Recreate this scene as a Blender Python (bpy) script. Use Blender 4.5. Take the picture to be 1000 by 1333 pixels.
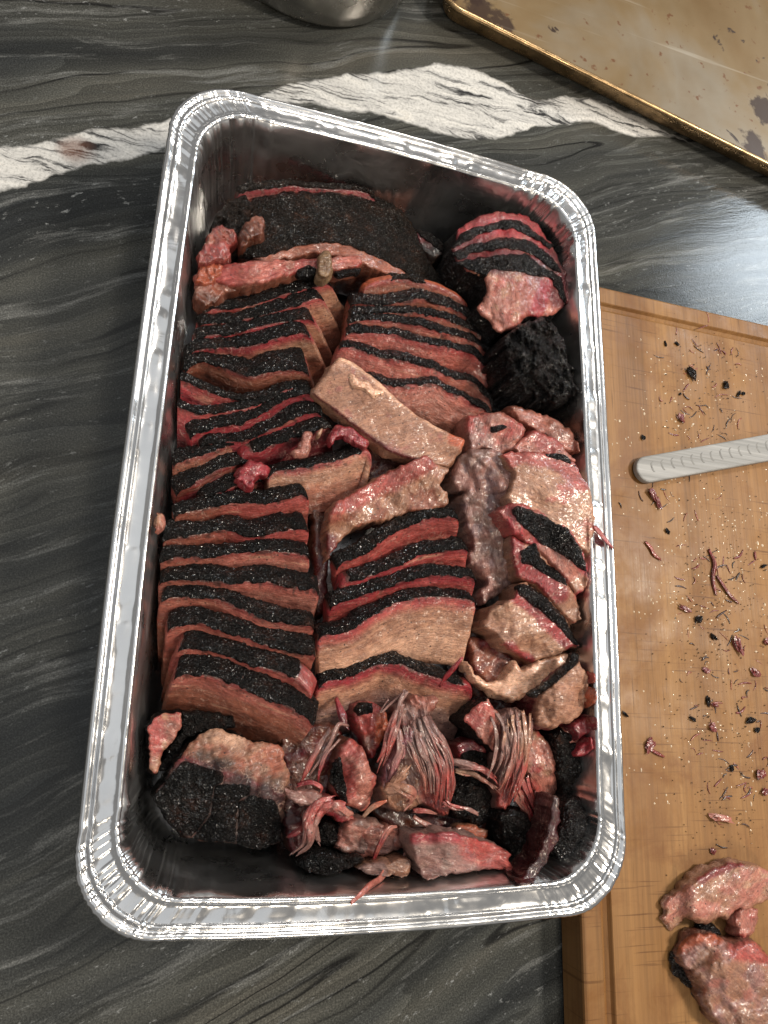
import bpy, math, random
import numpy as np
from mathutils import Matrix, Vector
from mathutils.geometry import delaunay_2d_cdt

for o in list(bpy.data.objects):
    bpy.data.objects.remove(o, do_unlink=True)
scene = bpy.context.scene
COL = scene.collection

# ------------------------------------------------------------------ camera
CAM = np.array([-0.14131788, -0.14653548, 0.50815761])
RC = np.array([[0.9501888571767297, 0.031294751876049846, 0.3100996198033736],
               [0.10936638771038117, -0.9651591274571665, -0.23771169917634155],
               [0.2918563498304653, 0.25978548302616405, -0.9205060422791909]])
FPX = 957.0
cam_d = bpy.data.cameras.new('camera')
cam_d.sensor_fit = 'VERTICAL'
cam_d.sensor_height = 36.0
cam_d.lens = FPX / 1333.0 * 36.0
cam_d.clip_start = 0.01
cam_d.clip_end = 50.0
cam = bpy.data.objects.new('camera', cam_d)
COL.objects.link(cam)
cam.matrix_world = Matrix(((RC[0][0], -RC[1][0], -RC[2][0], CAM[0]),
                           (RC[0][1], -RC[1][1], -RC[2][1], CAM[1]),
                           (RC[0][2], -RC[1][2], -RC[2][2], CAM[2]),
                           (0, 0, 0, 1)))
scene.camera = cam
scene.render.resolution_x = 768
scene.render.resolution_y = 1024

# ------------------------------------------------------------------ light
world = bpy.data.worlds.new('World')
scene.world = world
world.use_nodes = True
bg = world.node_tree.nodes['Background']
bg.inputs[0].default_value = (1.0, 0.98, 0.95, 1)
bg.inputs[1].default_value = 0.28


def area_lamp(name, loc, target, sx, sy, power, color):
    d = bpy.data.lights.new(name, 'AREA')
    d.shape = 'RECTANGLE'
    d.size, d.size_y = sx, sy
    d.energy = power
    d.color = color
    o = bpy.data.objects.new(name, d)
    COL.objects.link(o)
    o.location = loc
    o.rotation_euler = (Vector(target) - Vector(loc)).to_track_quat('-Z', 'Y').to_euler()
    return o


area_lamp('ceiling_lamp', (0.95, 0.10, 1.30), (0.0, -0.02, 0.05), 0.22, 0.22, 20.0, (1.0, 0.89, 0.75))
area_lamp('second_ceiling_lamp', (0.30, -1.7, 1.9), (0.05, -0.1, 0.05), 0.30, 0.30, 18.0, (1.0, 0.87, 0.70))
area_lamp('added_glint_lamp', (0.45, 1.25, 1.9), (0.0, 0.1, 0.05), 0.26, 0.26, 14.0, (1.0, 0.93, 0.84))  # extra lamp added to give the bark tops more glints
area_lamp('window_light', (2.45, 1.85, 1.70), (0.2, 0.2, 0.0), 0.62, 0.7, 27.0, (0.80, 0.91, 1.0))
area_lamp('ceiling_wash', (-0.6, 0.2, 2.3), (-0.3, 0.1, 0.0), 2.4, 2.4, 9.5, (0.93, 0.97, 1.0))

scene.view_settings.view_transform = 'Standard'
scene.view_settings.look = 'None'
scene.view_settings.exposure = -0.04
scene.view_settings.gamma = 1.0
scene.view_settings.use_curve_mapping = False
scene.render.engine = 'CYCLES'

# ------------------------------------------------------------------ maths helpers
rng = np.random.default_rng(7)


def U(px, py, z):
    """photo pixel + height above the counter -> world point (arrays)"""
    px, py, z = np.broadcast_arrays(np.asarray(px, float), np.asarray(py, float), np.asarray(z, float))
    d = np.stack([(px - 500) / FPX, (py - 666.5) / FPX, np.ones_like(px)], -1) @ RC
    k = (z - CAM[2]) / d[..., 2]
    return CAM + k[..., None] * d


def lerp(a, b, t):
    return a + (b - a) * t


def sstep(a, b, x):
    t = np.clip((x - a) / (b - a), 0, 1)
    return t * t * (3 - 2 * t)


def _hash(i, j, k, seed):
    h = (i.astype(np.int64) * 374761393 + j.astype(np.int64) * 668265263 + k.astype(np.int64) * 2147483647 + seed * 1274126177) & 0xffffffff
    h = ((h ^ (h >> 13)) * 1274126177) & 0xffffffff
    h = ((h ^ (h >> 16)) * 2246822519) & 0xffffffff
    return ((h ^ (h >> 15)) & 0xffffff) / float(0xffffff) * 2 - 1


def noise(p, f, seed=0):
    q = np.asarray(p) * f + seed * 13.37
    i = np.floor(q).astype(np.int64)
    t = q - i
    t = t * t * (3 - 2 * t)
    r = 0
    for a in (0, 1):
        wa = t[..., 0] if a else 1 - t[..., 0]
        for b in (0, 1):
            wb = t[..., 1] if b else 1 - t[..., 1]
            for c in (0, 1):
                wc = t[..., 2] if c else 1 - t[..., 2]
                r = r + wa * wb * wc * _hash(i[..., 0] + a, i[..., 1] + b, i[..., 2] + c, seed)
    return r


def fbm(p, f, seed=0, oct=3, gain=0.5):
    r, a = 0, 1.0
    for k in range(oct):
        r = r + a * noise(p, f, seed + k)
        f *= 2.1
        a *= gain
    return r


def worley(p, f, seed=0):
    """distance to the nearest cell point in 2-D or 3-D (0..1)"""
    q = np.asarray(p) * f
    if q.shape[-1] == 2:
        q = np.concatenate([q, np.zeros(q.shape[:-1] + (1,)) + 0.5], -1)
        ks = (0,)
    else:
        ks = (-1, 0, 1)
    i = np.floor(q).astype(np.int64)
    best = np.full(q.shape[:-1], 9.0)
    for a in (-1, 0, 1):
        for b in (-1, 0, 1):
            for c in ks:
                ci = i + np.array([a, b, c])
                ox = _hash(ci[..., 0], ci[..., 1], ci[..., 2], seed) * .5 + .5
                oy = _hash(ci[..., 0], ci[..., 1], ci[..., 2], seed + 1) * .5 + .5
                oz = _hash(ci[..., 0], ci[..., 1], ci[..., 2], seed + 2) * .5 + .5 if len(ks) > 1 else 0.5
                d = (ci[..., 0] + ox - q[..., 0]) ** 2 + (ci[..., 1] + oy - q[..., 1]) ** 2 + (ci[..., 2] + oz - q[..., 2]) ** 2
                best = np.minimum(best, d)
    return np.sqrt(best)


def catmull(P, n):
    P = np.asarray(P, float)
    if len(P) == 2:
        t = np.linspace(0, 1, n)[:, None]
        return P[0] + (P[1] - P[0]) * t
    Q = np.vstack([2 * P[0] - P[1], P, 2 * P[-1] - P[-2]])
    seg = np.linalg.norm(np.diff(P, axis=0), axis=1)
    cum = np.concatenate([[0], np.cumsum(seg)])
    s = np.linspace(0, cum[-1], n)
    k = np.clip(np.searchsorted(cum, s, 'right') - 1, 0, len(P) - 2)
    t = ((s - cum[k]) / np.maximum(seg[k], 1e-9))[:, None]
    p0, p1, p2, p3 = Q[k], Q[k + 1], Q[k + 2], Q[k + 3]
    return .5 * (2 * p1 + (p2 - p0) * t + (2 * p0 - 5 * p1 + 4 * p2 - p3) * t ** 2 + (3 * p1 - p0 - 3 * p2 + p3) * t ** 3)


def srgb(r, g, b, k=1.0):
    c = np.array([r, g, b]) / 255.0
    return np.where(c <= .04045, c / 12.92, ((c + .055) / 1.055) ** 2.4) * k


# inner pan walls: half width and half length at a height
def wall_x(z):
    return .1425 - (.080 - z) * .150


def wall_y(z):
    return .2435 - (.080 - z) * .150


def zmin_pan(px, py, m=.0012):
    """lowest height at which a photo pixel still lies inside the pan"""
    d = np.stack([(px - 500) / FPX, (py - 666.5) / FPX, np.ones_like(px)], -1) @ RC
    out = np.full(len(px), -1.0)
    for ax, sg, w0 in ((0, 1, .1425), (0, -1, .1425), (1, 1, .2435), (1, -1, .2435)):
        k = d[:, ax] / d[:, 2]
        # sg*(C + (z-Cz)*k) <= w0 - (.08-z)*.15 - m
        a = sg * k - .150
        b = w0 - .012 - m - sg * CAM[ax] + sg * CAM[2] * k
        zz = b / a
        out = np.where(a < -1e-6, np.maximum(out, np.where(zz < .0835, zz, -1)), out)
    return out


def clamp_pan(V, m=.0012):
    V = V.copy()
    zc = np.clip(V[:, 2], 0, .080)
    low = V[:, 2] < .079
    wx, wy = wall_x(zc) - m, wall_y(zc) - m
    V[:, 0] = np.where(low, np.clip(V[:, 0], -wx, wx), V[:, 0])
    V[:, 1] = np.where(low, np.clip(V[:, 1], -wy, wy), V[:, 1])
    V[:, 2] = np.maximum(V[:, 2], .0022)
    return V


# ------------------------------------------------------------------ scene helpers
def make_mesh(name, V, F, mats, parent=None, origin=None, col=None, smooth=True, fmat=None, fib=None):
    V = np.asarray(V, float)
    if origin is not None:
        V = V - np.asarray(origin)
    me = bpy.data.meshes.new(name)
    me.from_pydata(V.tolist(), [], F if isinstance(F, list) else np.asarray(F).tolist())
    for m in (mats if isinstance(mats, (list, tuple)) else [mats]):
        me.materials.append(m)
    me.polygons.foreach_set('use_smooth', [smooth] * len(me.polygons))
    if fmat is not None:
        me.polygons.foreach_set('material_index', fmat)
    if col is not None:
        a = me.color_attributes.new('Col', 'FLOAT_COLOR', 'POINT')
        c = np.ones((len(V), 4))
        c[:, :3] = col
        a.data.foreach_set('color', c.ravel())
    if fib is not None:
        a = me.attributes.new('Fib', 'FLOAT_VECTOR', 'POINT')
        a.data.foreach_set('vector', np.asarray(fib, float).ravel())
    me.validate()
    me.update()
    o = bpy.data.objects.new(name, me)
    COL.objects.link(o)
    if parent is not None:
        o.parent = parent
    elif origin is not None:
        o.location = origin
    return o


def tag(o, label, cat, group=None, kind=None):
    if label:
        o['label'] = label
    if cat:
        o['category'] = cat
    if group:
        o['group'] = group
    if kind:
        o['kind'] = kind
    return o


def thing(name, loc, label, cat, group=None):
    o = bpy.data.objects.new(name, None)
    o.empty_display_size = 0.01
    COL.objects.link(o)
    o.location = loc
    return tag(o, label, cat, group)


def vnormals(V, F):
    F = np.asarray(F)
    n = np.zeros_like(V)
    if F.shape[1] == 4:
        fn = np.cross(V[F[:, 2]] - V[F[:, 0]], V[F[:, 3]] - V[F[:, 1]])
    else:
        fn = np.cross(V[F[:, 1]] - V[F[:, 0]], V[F[:, 2]] - V[F[:, 0]])
    for k in range(F.shape[1]):
        np.add.at(n, F[:, k], fn)
    return n / np.maximum(np.linalg.norm(n, axis=1), 1e-12)[:, None]


# ------------------------------------------------------------------ materials
class NT:
    def __init__(self, name):
        self.m = bpy.data.materials.new(name)
        self.m.use_nodes = True
        self.t = self.m.node_tree
        self.b = self.t.nodes['Principled BSDF']

    def n(self, typ, **kw):
        x = self.t.nodes.new(typ)
        for k, v in kw.items():
            setattr(x, k, v)
        return x

    def l(self, a, b):
        self.t.links.new(a, b)

    def set(self, node, **kw):
        for k, v in kw.items():
            node.inputs[k.replace('_', ' ')].default_value = v
        return node

    def coord(self, scale=(1, 1, 1), rot=(0, 0, 0), loc=(0, 0, 0), src='Object'):
        tc = self.n('ShaderNodeTexCoord')
        mp = self.n('ShaderNodeMapping')
        mp.inputs['Scale'].default_value = scale
        mp.inputs['Rotation'].default_value = rot
        mp.inputs['Location'].default_value = loc
        self.l(tc.outputs[src], mp.inputs[0])
        return mp.outputs[0]

    def noise(self, vec, scale, detail=4, rough=.55, dist=0.0):
        x = self.n('ShaderNodeTexNoise')
        self.l(vec, x.inputs['Vector'])
        self.set(x, Scale=scale, Detail=detail, Roughness=rough, Distortion=dist)
        return x.outputs['Fac']

    def voronoi(self, vec, scale, feature='F1', out='Distance'):
        x = self.n('ShaderNodeTexVoronoi', feature=feature)
        self.l(vec, x.inputs['Vector'])
        x.inputs['Scale'].default_value = scale
        return x.outputs[out]

    def ramp(self, fac, stops, interp='LINEAR'):
        x = self.n('ShaderNodeValToRGB')
        x.color_ramp.interpolation = interp
        e = x.color_ramp.elements
        while len(e) < len(stops):
            e.new(0.5)
        for el, (p, c) in zip(e, stops):
            el.position = p
            el.color = (*c, 1) if hasattr(c, '__len__') else (c, c, c, 1)
        self.l(fac, x.inputs[0])
        return x.outputs[0]

    def math(self, op, a, b=None, clamp=False):
        x = self.n('ShaderNodeMath', operation=op, use_clamp=clamp)
        for i, v in enumerate((a, b)):
            if v is None:
                continue
            if isinstance(v, (int, float)):
                x.inputs[i].default_value = v
            else:
                self.l(v, x.inputs[i])
        return x.outputs[0]

    def mix(self, fac, a, b, blend='MIX'):
        x = self.n('ShaderNodeMix', data_type='RGBA', blend_type=blend)
        for s, v in ((x.inputs[0], fac), (x.inputs[6], a), (x.inputs[7], b)):
            if isinstance(v, (int, float)):
                s.default_value = v
            elif hasattr(v, '__len__'):
                s.default_value = (*v, 1)
            else:
                self.l(v, s)
        return x.outputs[2]

    def bump(self, h, strength, dist, prev=None):
        x = self.n('ShaderNodeBump')
        x.inputs['Strength'].default_value = strength
        x.inputs['Distance'].default_value = dist
        self.l(h, x.inputs['Height'])
        if prev is not None:
            self.l(prev, x.inputs['Normal'])
        return x.outputs[0]


def mat_meat(name, gloss=0.40, wet=0.5, grain=1.0, sss=0.06):
    t = NT(name)
    v = t.coord()
    at = t.n('ShaderNodeAttribute', attribute_name='Col')
    n1 = t.noise(v, 520, 4, .6)
    n2 = t.noise(v, 120, 3, .6)
    c = t.mix(.8, at.outputs['Color'], t.ramp(n1, [(.30, .70), (.5, 1.0), (.72, 1.22)]), 'MULTIPLY')
    c = t.mix(1.0, c, t.ramp(n2, [(.3, (.88, .82, .82)), (.6, (1.06, 1.04, 1.04))]), 'MULTIPLY')
    # muscle fibres run along the first fibre coordinate (millimetres)
    fa = t.n('ShaderNodeAttribute', attribute_name='Fib')
    fm1 = t.n('ShaderNodeMapping')
    fm1.inputs['Scale'].default_value = (.20, .95, .95)
    t.l(fa.outputs['Vector'], fm1.inputs[0])
    f1 = t.noise(fm1.outputs[0], 1.0, 4, .65, .5)
    fm2 = t.n('ShaderNodeMapping')
    fm2.inputs['Scale'].default_value = (.09, .30, .30)
    t.l(fa.outputs['Vector'], fm2.inputs[0])
    f2 = t.noise(fm2.outputs[0], 1.0, 3, .6, .8)
    c = t.mix(.7, c, t.ramp(f1, [(.30, (.58, .50, .48)), (.50, (1.0, 1.0, 1.0)), (.70, (1.24, 1.22, 1.20))]), 'MULTIPLY')
    seam = t.ramp(t.math('ABSOLUTE', t.math('SUBTRACT', f2, .5)), [(.0, 1.0), (.020, .0)])
    c = t.mix(t.math('MULTIPLY', seam, .55), c, (.07, .022, .018))
    # dark seams between the fibres, pale sinew
    w = t.noise(v, 150, 3, .55, 1.4)
    sm = t.ramp(t.math('ABSOLUTE', t.math('SUBTRACT', w, .5)), [(.0, 1.0), (.018, .0)])
    c = t.mix(t.math('MULTIPLY', sm, .38), c, (.13, .045, .035))
    w2 = t.noise(v, 85, 3, .6, 1.0)
    sm2 = t.ramp(t.math('ABSOLUTE', t.math('SUBTRACT', w2, .56)), [(.0, 1.0), (.012, .0)])
    c = t.mix(t.math('MULTIPLY', sm2, .35), c, (.66, .44, .34))
    # peppercorn flecks
    fl = t.voronoi(v, 280)
    fl2 = t.noise(v, 60, 2, .5)
    fm = t.math('MULTIPLY', t.math('LESS_THAN', fl, .16), t.math('GREATER_THAN', fl2, .55))
    c = t.mix(t.math('MULTIPLY', fm, .85), c, (.02, .012, .01))
    t.l(c, t.b.inputs['Base Color'])
    r = t.ramp(t.noise(v, 70, 3, .6), [(.35, gloss - .10), (.7, gloss + .22)])
    t.l(r, t.b.inputs['Roughness'])
    t.b.inputs['Specular IOR Level'].default_value = .5
    t.l(t.ramp(t.noise(v, 90, 4, .65), [(.38, wet * .25), (.58, wet)]), t.b.inputs['Coat Weight'])
    t.b.inputs['Coat Roughness'].default_value = .17
    t.b.inputs['Coat IOR'].default_value = 1.55
    t.b.inputs['Subsurface Weight'].default_value = sss
    t.b.inputs['Subsurface Radius'].default_value = (1.0, .35, .25)
    t.b.inputs['Subsurface Scale'].default_value = .0025
    b = t.bump(t.noise(v, 240, 4, .6, .6), grain, .0007)
    b = t.bump(sm, -.3 * grain, .0006, b)
    b = t.bump(f1, .8 * grain, .0009, b)
    t.l(b, t.b.inputs['Normal'])
    bc = t.bump(t.noise(v, 260, 2, .5, .4), grain, .00075)
    t.l(bc, t.b.inputs['Coat Normal'])
    return t.m


def mat_bark(name, base=(.0050, .0044, .0044), brown=(.040, .014, .008), gloss=.45, wet=1.0, pk=.58):
    t = NT(name)
    v = t.coord()
    n = t.noise(v, 70, 5, .7)
    g = t.noise(v, 800, 4, .75)
    c = t.ramp(n, [(.42, base), (.57, (base[0] * 1.8, base[1] * 1.3, base[2] * 1.1)), (.74, brown)])
    c = t.mix(1.0, c, t.ramp(g, [(.32, .35), (.52, 1.0), (.68, 3.2)]), 'MULTIPLY')
    t.l(c, t.b.inputs['Base Color'])
    t.b.inputs['Roughness'].default_value = gloss
    t.b.inputs['Specular IOR Level'].default_value = .16
    b = t.bump(t.noise(v, 430, 5, .74), 1.0, .0030)
    b = t.bump(t.voronoi(v, 760), 1.0, .0016, b)
    t.l(b, t.b.inputs['Normal'])
    # pepper grains: every cell a little dome, some of them wet with fat
    vr = t.n('ShaderNodeTexVoronoi', feature='F1')
    t.l(v, vr.inputs['Vector'])
    vr.inputs['Scale'].default_value = 620
    sp = t.n('ShaderNodeSeparateColor')
    t.l(vr.outputs['Color'], sp.inputs[0])
    pick = t.ramp(sp.outputs[0], [(pk, .05), (pk + .1, wet)])
    area = t.ramp(t.noise(v, 38, 3, .6), [(.36, .25), (.60, 1.0)])
    t.l(t.math('MULTIPLY', pick, area), t.b.inputs['Coat Weight'])
    t.b.inputs['Coat Roughness'].default_value = .10
    t.b.inputs['Coat IOR'].default_value = 1.6
    t.l(t.bump(vr.outputs['Distance'], 1.0, .0020), t.b.inputs['Coat Normal'])
    return t.m


M_MEAT = mat_meat('sliced_beef')
M_WET = mat_meat('wet_beef', .36, .75, 1.0, .06)
M_DRY = mat_meat('crumbly_beef', .45, .25, 1.0)
M_FAT = mat_meat('rendered_fat', .28, .6, .4, .22)
M_BARK = mat_bark('black_bark')
M_BARKG = mat_bark('glossy_bark', (.0056, .0050, .0054), (.028, .011, .009), .34, 1.0, .28)
M_BARKB = mat_bark('brown_bark', (.0085, .0062, .0048), (.055, .022, .011), .42)


def mat_foil():
    t = NT('aluminium_foil')
    v = t.coord()
    t.b.inputs['Metallic'].default_value = 1.0
    c = t.ramp(t.noise(v, 14, 4, .6), [(.35, (.64, .64, .645)), (.65, (.76, .76, .76))])
    t.l(c, t.b.inputs['Base Color'])
    r = t.ramp(t.noise(v, 40, 4, .6), [(.35, .15), (.7, .29)])
    t.l(r, t.b.inputs['Roughness'])
    b = t.bump(t.noise(v, 45, 3, .5, 1.0), .30, .0016)
    t.l(b, t.b.inputs['Normal'])
    return t.m


def mat_greasy_foil():
    t = NT('greasy_foil')
    v = t.coord()
    t.b.inputs['Metallic'].default_value = 1.0
    c = t.ramp(t.noise(v, 22, 4, .6), [(.3, (.62, .61, .60)), (.55, (.76, .76, .76)), (.75, (.84, .84, .84))])
    t.l(c, t.b.inputs['Base Color'])
    r = t.ramp(t.noise(v, 30, 4, .6), [(.35, .24), (.7, .38)])
    t.l(r, t.b.inputs['Roughness'])
    b = t.bump(t.noise(v, 38, 3, .55, 1.0), .5, .002)
    t.l(b, t.b.inputs['Normal'])
    return t.m


M_FOIL = mat_foil()
M_FOILIN = mat_greasy_foil()


RUST = U(100, 197, 0.0)


def mat_stone():
    t = NT('dark_veined_granite')
    tc = t.n('ShaderNodeTexCoord')
    P = tc.outputs['Object']
    # slow warp so that the bands meander
    wn = t.n('ShaderNodeTexNoise')
    t.l(P, wn.inputs['Vector'])
    t.set(wn, Scale=4.2, Detail=3.0, Roughness=.5)
    sub = t.n('ShaderNodeVectorMath', operation='SUBTRACT')
    t.l(wn.outputs['Color'], sub.inputs[0])
    sub.inputs[1].default_value = (.5, .5, .5)
    sc = t.n('ShaderNodeVectorMath', operation='SCALE')
    t.l(sub.outputs[0], sc.inputs[0])
    sc.inputs['Scale'].default_value = .065
    ad = t.n('ShaderNodeVectorMath', operation='ADD')
    t.l(P, ad.inputs[0])
    t.l(sc.outputs[0], ad.inputs[1])
    W = ad.outputs[0]
    mp = t.n('ShaderNodeMapping')
    mp.inputs['Rotation'].default_value = (0, 0, math.radians(-24))
    mp.inputs['Scale'].default_value = (1, 1, 1)
    t.l(W, mp.inputs[0])
    st = t.n('ShaderNodeMapping')
    st.inputs['Scale'].default_value = (1.7, 26.0, 1)
    t.l(mp.outputs[0], st.inputs[0])
    S = st.outputs[0]
    st2 = t.n('ShaderNodeMapping')
    st2.inputs['Scale'].default_value = (5.0, 60.0, 1)
    t.l(mp.outputs[0], st2.inputs[0])
    S2 = st2.outputs[0]
    big = t.noise(S, .8, 5, .55, .3)
    c = t.ramp(big, [(.30, (.021, .023, .024)), (.44, (.042, .044, .042)), (.56, (.066, .067, .060)), (.70, (.100, .095, .080)), (.85, (.064, .067, .065))])
    # fine dark seams: contour lines of a smooth field run side by side
    sm = t.n('ShaderNodeTexNoise')
    t.l(S, sm.inputs['Vector'])
    t.set(sm, Scale=.55, Detail=2.2, Roughness=.45, Distortion=.2)
    fr = t.math('FRACT', t.math('MULTIPLY', sm.outputs['Fac'], 13.0))
    seam = t.ramp(t.math('ABSOLUTE', t.math('SUBTRACT', fr, .5)), [(.0, 1.0), (.03, .9), (.085, 0.0)])
    sm2 = t.noise(S2, .35, 3, .6)
    c = t.mix(t.math('MULTIPLY', seam, t.ramp(sm2, [(.42, .05), (.60, .85)])), c, (.0035, .0035, .004))
    shade = t.ramp(fr, [(.0, .75), (.5, 1.0), (.52, .75), (1.0, 1.2)])
    c = t.mix(1.0, c, shade, 'MULTIPLY')
    # grey streaks and crystals
    g = t.noise(S2, 1.1, 6, .72, .4)
    c = t.mix(t.ramp(g, [(.545, 0.0), (.64, .50), (.75, .85)]), c, (.19, .195, .19))
    pt = t.n('ShaderNodeMapping')
    pt.inputs['Scale'].default_value = (90, 200, 1)
    t.l(mp.outputs[0], pt.inputs[0])
    sp = t.noise(pt.outputs[0], 1.2, 4, .7)
    gate = t.ramp(t.noise(S, .55, 3, .6), [(.43, 0.0), (.56, 1.0)])
    c = t.mix(t.math('MULTIPLY', t.ramp(sp, [(.60, 0.0), (.70, .8)]), gate), c, (.27, .28, .28))
    gr = t.noise(P, 900, 3, .7)
    c = t.mix(1.0, c, t.ramp(gr, [(.3, .50), (.5, 1.0), (.70, 1.9)]), 'MULTIPLY')
    # the white quartz vein
    sx = t.n('ShaderNodeSeparateXYZ')
    wob = t.n('ShaderNodeVectorMath', operation='SCALE')
    wn2 = t.n('ShaderNodeTexNoise')
    t.l(P, wn2.inputs['Vector'])
    t.set(wn2, Scale=24, Detail=5, Roughness=.58)
    sb2 = t.n('ShaderNodeVectorMath', operation='SUBTRACT')
    t.l(wn2.outputs['Color'], sb2.inputs[0])
    sb2.inputs[1].default_value = (.5, .5, .5)
    t.l(sb2.outputs[0], wob.inputs[0])
    wob.inputs['Scale'].default_value = .022
    ad2 = t.n('ShaderNodeVectorMath', operation='ADD')
    t.l(P, ad2.inputs[0])
    t.l(wob.outputs[0], ad2.inputs[1])
    t.l(ad2.outputs[0], sx.inputs[0])

    def curve(pts):
        fc = t.n('ShaderNodeFloatCurve')
        cv = fc.mapping.curves[0]
        pts = [((x + 1.0) / 2.0, y) for x, y in pts]
        cv.points[0].location = pts[0]
        cv.points[1].location = pts[-1]
        for p in pts[1:-1]:
            cv.points.new(*p)
        fc.mapping.update()
        t.l(t.math('DIVIDE', t.math('ADD', sx.outputs[0], 1.0), 2.0), fc.inputs['Value'])
        return fc.outputs[0]
    yc = curve([(-1, .02), (-.5, .10), (-.275, .215), (-.228, .244), (-.168, .280), (-.073, .346), (-.027, .367), (.022, .379), (.081, .393), (.12, .397), (.16, .406), (.211, .425), (.264, .427), (.303, .426), (.5, .42), (1, .40)])
    hw = curve([(-1, .020), (-.40, .020), (-.275, .0195), (-.228, .0145), (-.168, .0140), (-.073, .011), (-.027, .017), (.022, .027), (.06, .035), (.09, .038), (.12, .031), (.16, .0165), (.211, .014), (.264, .014), (.303, .003), (.33, .0), (1, .0)])
    dv = t.math('ABSOLUTE', t.math('SUBTRACT', sx.outputs[1], yc))
    inside = t.math('SUBTRACT', hw, dv)
    vm = t.ramp(t.math('ADD', t.math('MULTIPLY', inside, 60.0), .5), [(.40, 0.0), (.58, 1.0)])
    vs = t.n('ShaderNodeMapping')
    vs.inputs['Rotation'].default_value = (0, 0, math.radians(-25))
    vs.inputs['Scale'].default_value = (9, 75, 1)
    t.l(ad2.outputs[0], vs.inputs[0])
    vn = t.noise(vs.outputs[0], 1.0, 6, .72, .9)
    vc = t.ramp(vn, [(.39, (.03, .03, .032)), (.435, (.20, .20, .195)), (.47, (.50, .495, .48)), (.60, (.66, .65, .62)), (.8, (.55, .52, .46))])
    rp_ = t.n('ShaderNodeVectorMath', operation='DISTANCE')
    t.l(ad2.outputs[0], rp_.inputs[0])
    rp_.inputs[1].default_value = tuple(float(q) for q in (RUST[0], RUST[1], 0))
    rust = t.ramp(t.math('MULTIPLY', rp_.outputs['Value'], 40.0), [(.25, .55), (.60, 0.0)])
    vc = t.mix(rust, vc, (.20, .085, .05))
    vc = t.mix(1.0, vc, t.ramp(t.noise(P, 420, 4, .7), [(.30, .58), (.5, 1.0), (.7, 1.14)]), 'MULTIPLY')
    c = t.mix(vm, c, vc)
    t.l(c, t.b.inputs['Base Color'])
    rr = t.ramp(t.noise(S2, 1.4, 4, .6), [(.3, .05), (.7, .12)])
    t.l(rr, t.b.inputs['Roughness'])
    t.b.inputs['Specular IOR Level'].default_value = .24
    b = t.bump(t.noise(P, 500, 4, .7), .12, .0006)
    b = t.bump(g, .12, .002, b)
    t.l(b, t.b.inputs['Normal'])
    return t.m


def mat_wood(name, dark, mid, light, rough=.42, along_x=False, ring=1.0, greasy=True):
    t = NT(name)
    ax = (lambda a, b: (b, a, a)) if along_x else (lambda a, b: (a, b, a))
    v = t.coord(ax(34 * ring, 1.8))
    fine = t.coord(ax(420, 9.0))
    flat = t.coord()
    a = t.noise(v, 1.0, 5, .6, .5)
    c = t.ramp(a, [(.28, dark), (.5, mid), (.72, light)])
    f = t.noise(fine, 1.0, 4, .65, .2)
    c = t.mix(.8, c, t.ramp(f, [(.3, .72), (.5, 1.0), (.7, 1.14)]), 'MULTIPLY')
    pores = t.coord(ax(700, 22))
    po = t.noise(pores, 1.0, 2, .5)
    c = t.mix(t.ramp(po, [(.66, 0.0), (.74, .5)]), c, (dark[0] * .4, dark[1] * .35, dark[2] * .3))
    if greasy:
        st = t.noise(flat, 15, 6, .7, .6)
        c = t.mix(t.ramp(st, [(.48, 0.0), (.64, .70)]), c, (dark[0] * .9, dark[1] * .75, dark[2] * .6))
        sc = t.coord((16, 520, 1))
        cuts = t.ramp(t.noise(sc, 1.0, 2, .5, .15), [(.63, 0.0), (.69, .7)])
        cuts = t.math('MULTIPLY', cuts, t.ramp(t.noise(flat, 9, 2, .5), [(.42, 0.0), (.56, 1.0)]))
        c = t.mix(cuts, c, (dark[0] * .5, dark[1] * .4, dark[2] * .3))
        r = t.ramp(t.noise(flat, 24, 5, .65), [(.35, rough - .14), (.6, rough + .12)])
        t.l(r, t.b.inputs['Roughness'])
    else:
        t.b.inputs['Roughness'].default_value = rough
    t.l(c, t.b.inputs['Base Color'])
    t.b.inputs['Specular IOR Level'].default_value = .35
    b = t.bump(f, .25, .0005)
    b = t.bump(po, .2, .0005, b)
    t.l(b, t.b.inputs['Normal'])
    return t.m


M_STONE = mat_stone()
M_BOARD = mat_wood('oiled_board_wood', rough=.50, dark=(.178, .083, .0265), mid=(.240, .119, .040), light=(.298, .156, .055))
M_HANDLE = mat_wood('pale_grey_wood', (.19, .188, .18), (.27, .268, .26), (.35, .348, .34), .4, True, 5.0, False)


def mat_simple(name, col, rough=.5, metal=0.0, nscale=60, var=.35, bump=0.0, coat=0.0):
    t = NT(name)
    v = t.coord()
    n = t.noise(v, nscale, 4, .6)
    c = t.mix(1.0, col, t.ramp(n, [(.3, 1 - var), (.7, 1 + var)]), 'MULTIPLY')
    t.l(c, t.b.inputs['Base Color'])
    t.b.inputs['Metallic'].default_value = metal
    r = t.ramp(t.noise(v, nscale * 1.7, 3, .6), [(.3, max(.03, rough - .08)), (.7, rough + .1)])
    t.l(r, t.b.inputs['Roughness'])
    t.b.inputs['Coat Weight'].default_value = coat
    if bump:
        t.l(t.bump(n, .5, bump), t.b.inputs['Normal'])
    return t.m


SA = U(590, 8, .026)[:2]
SB = U(1000, 213, .026)[:2]
sd = (SB - SA) / np.linalg.norm(SB - SA)
sn = np.array([-sd[1], sd[0]])
sheet_o = SA - sd * .018
SWID, SLEN, SR = .46, .33, .028
sh_c = sheet_o + sd * SWID / 2 + sn * SLEN / 2
SHC = (float(sh_c[0]), float(sh_c[1]))


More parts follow.
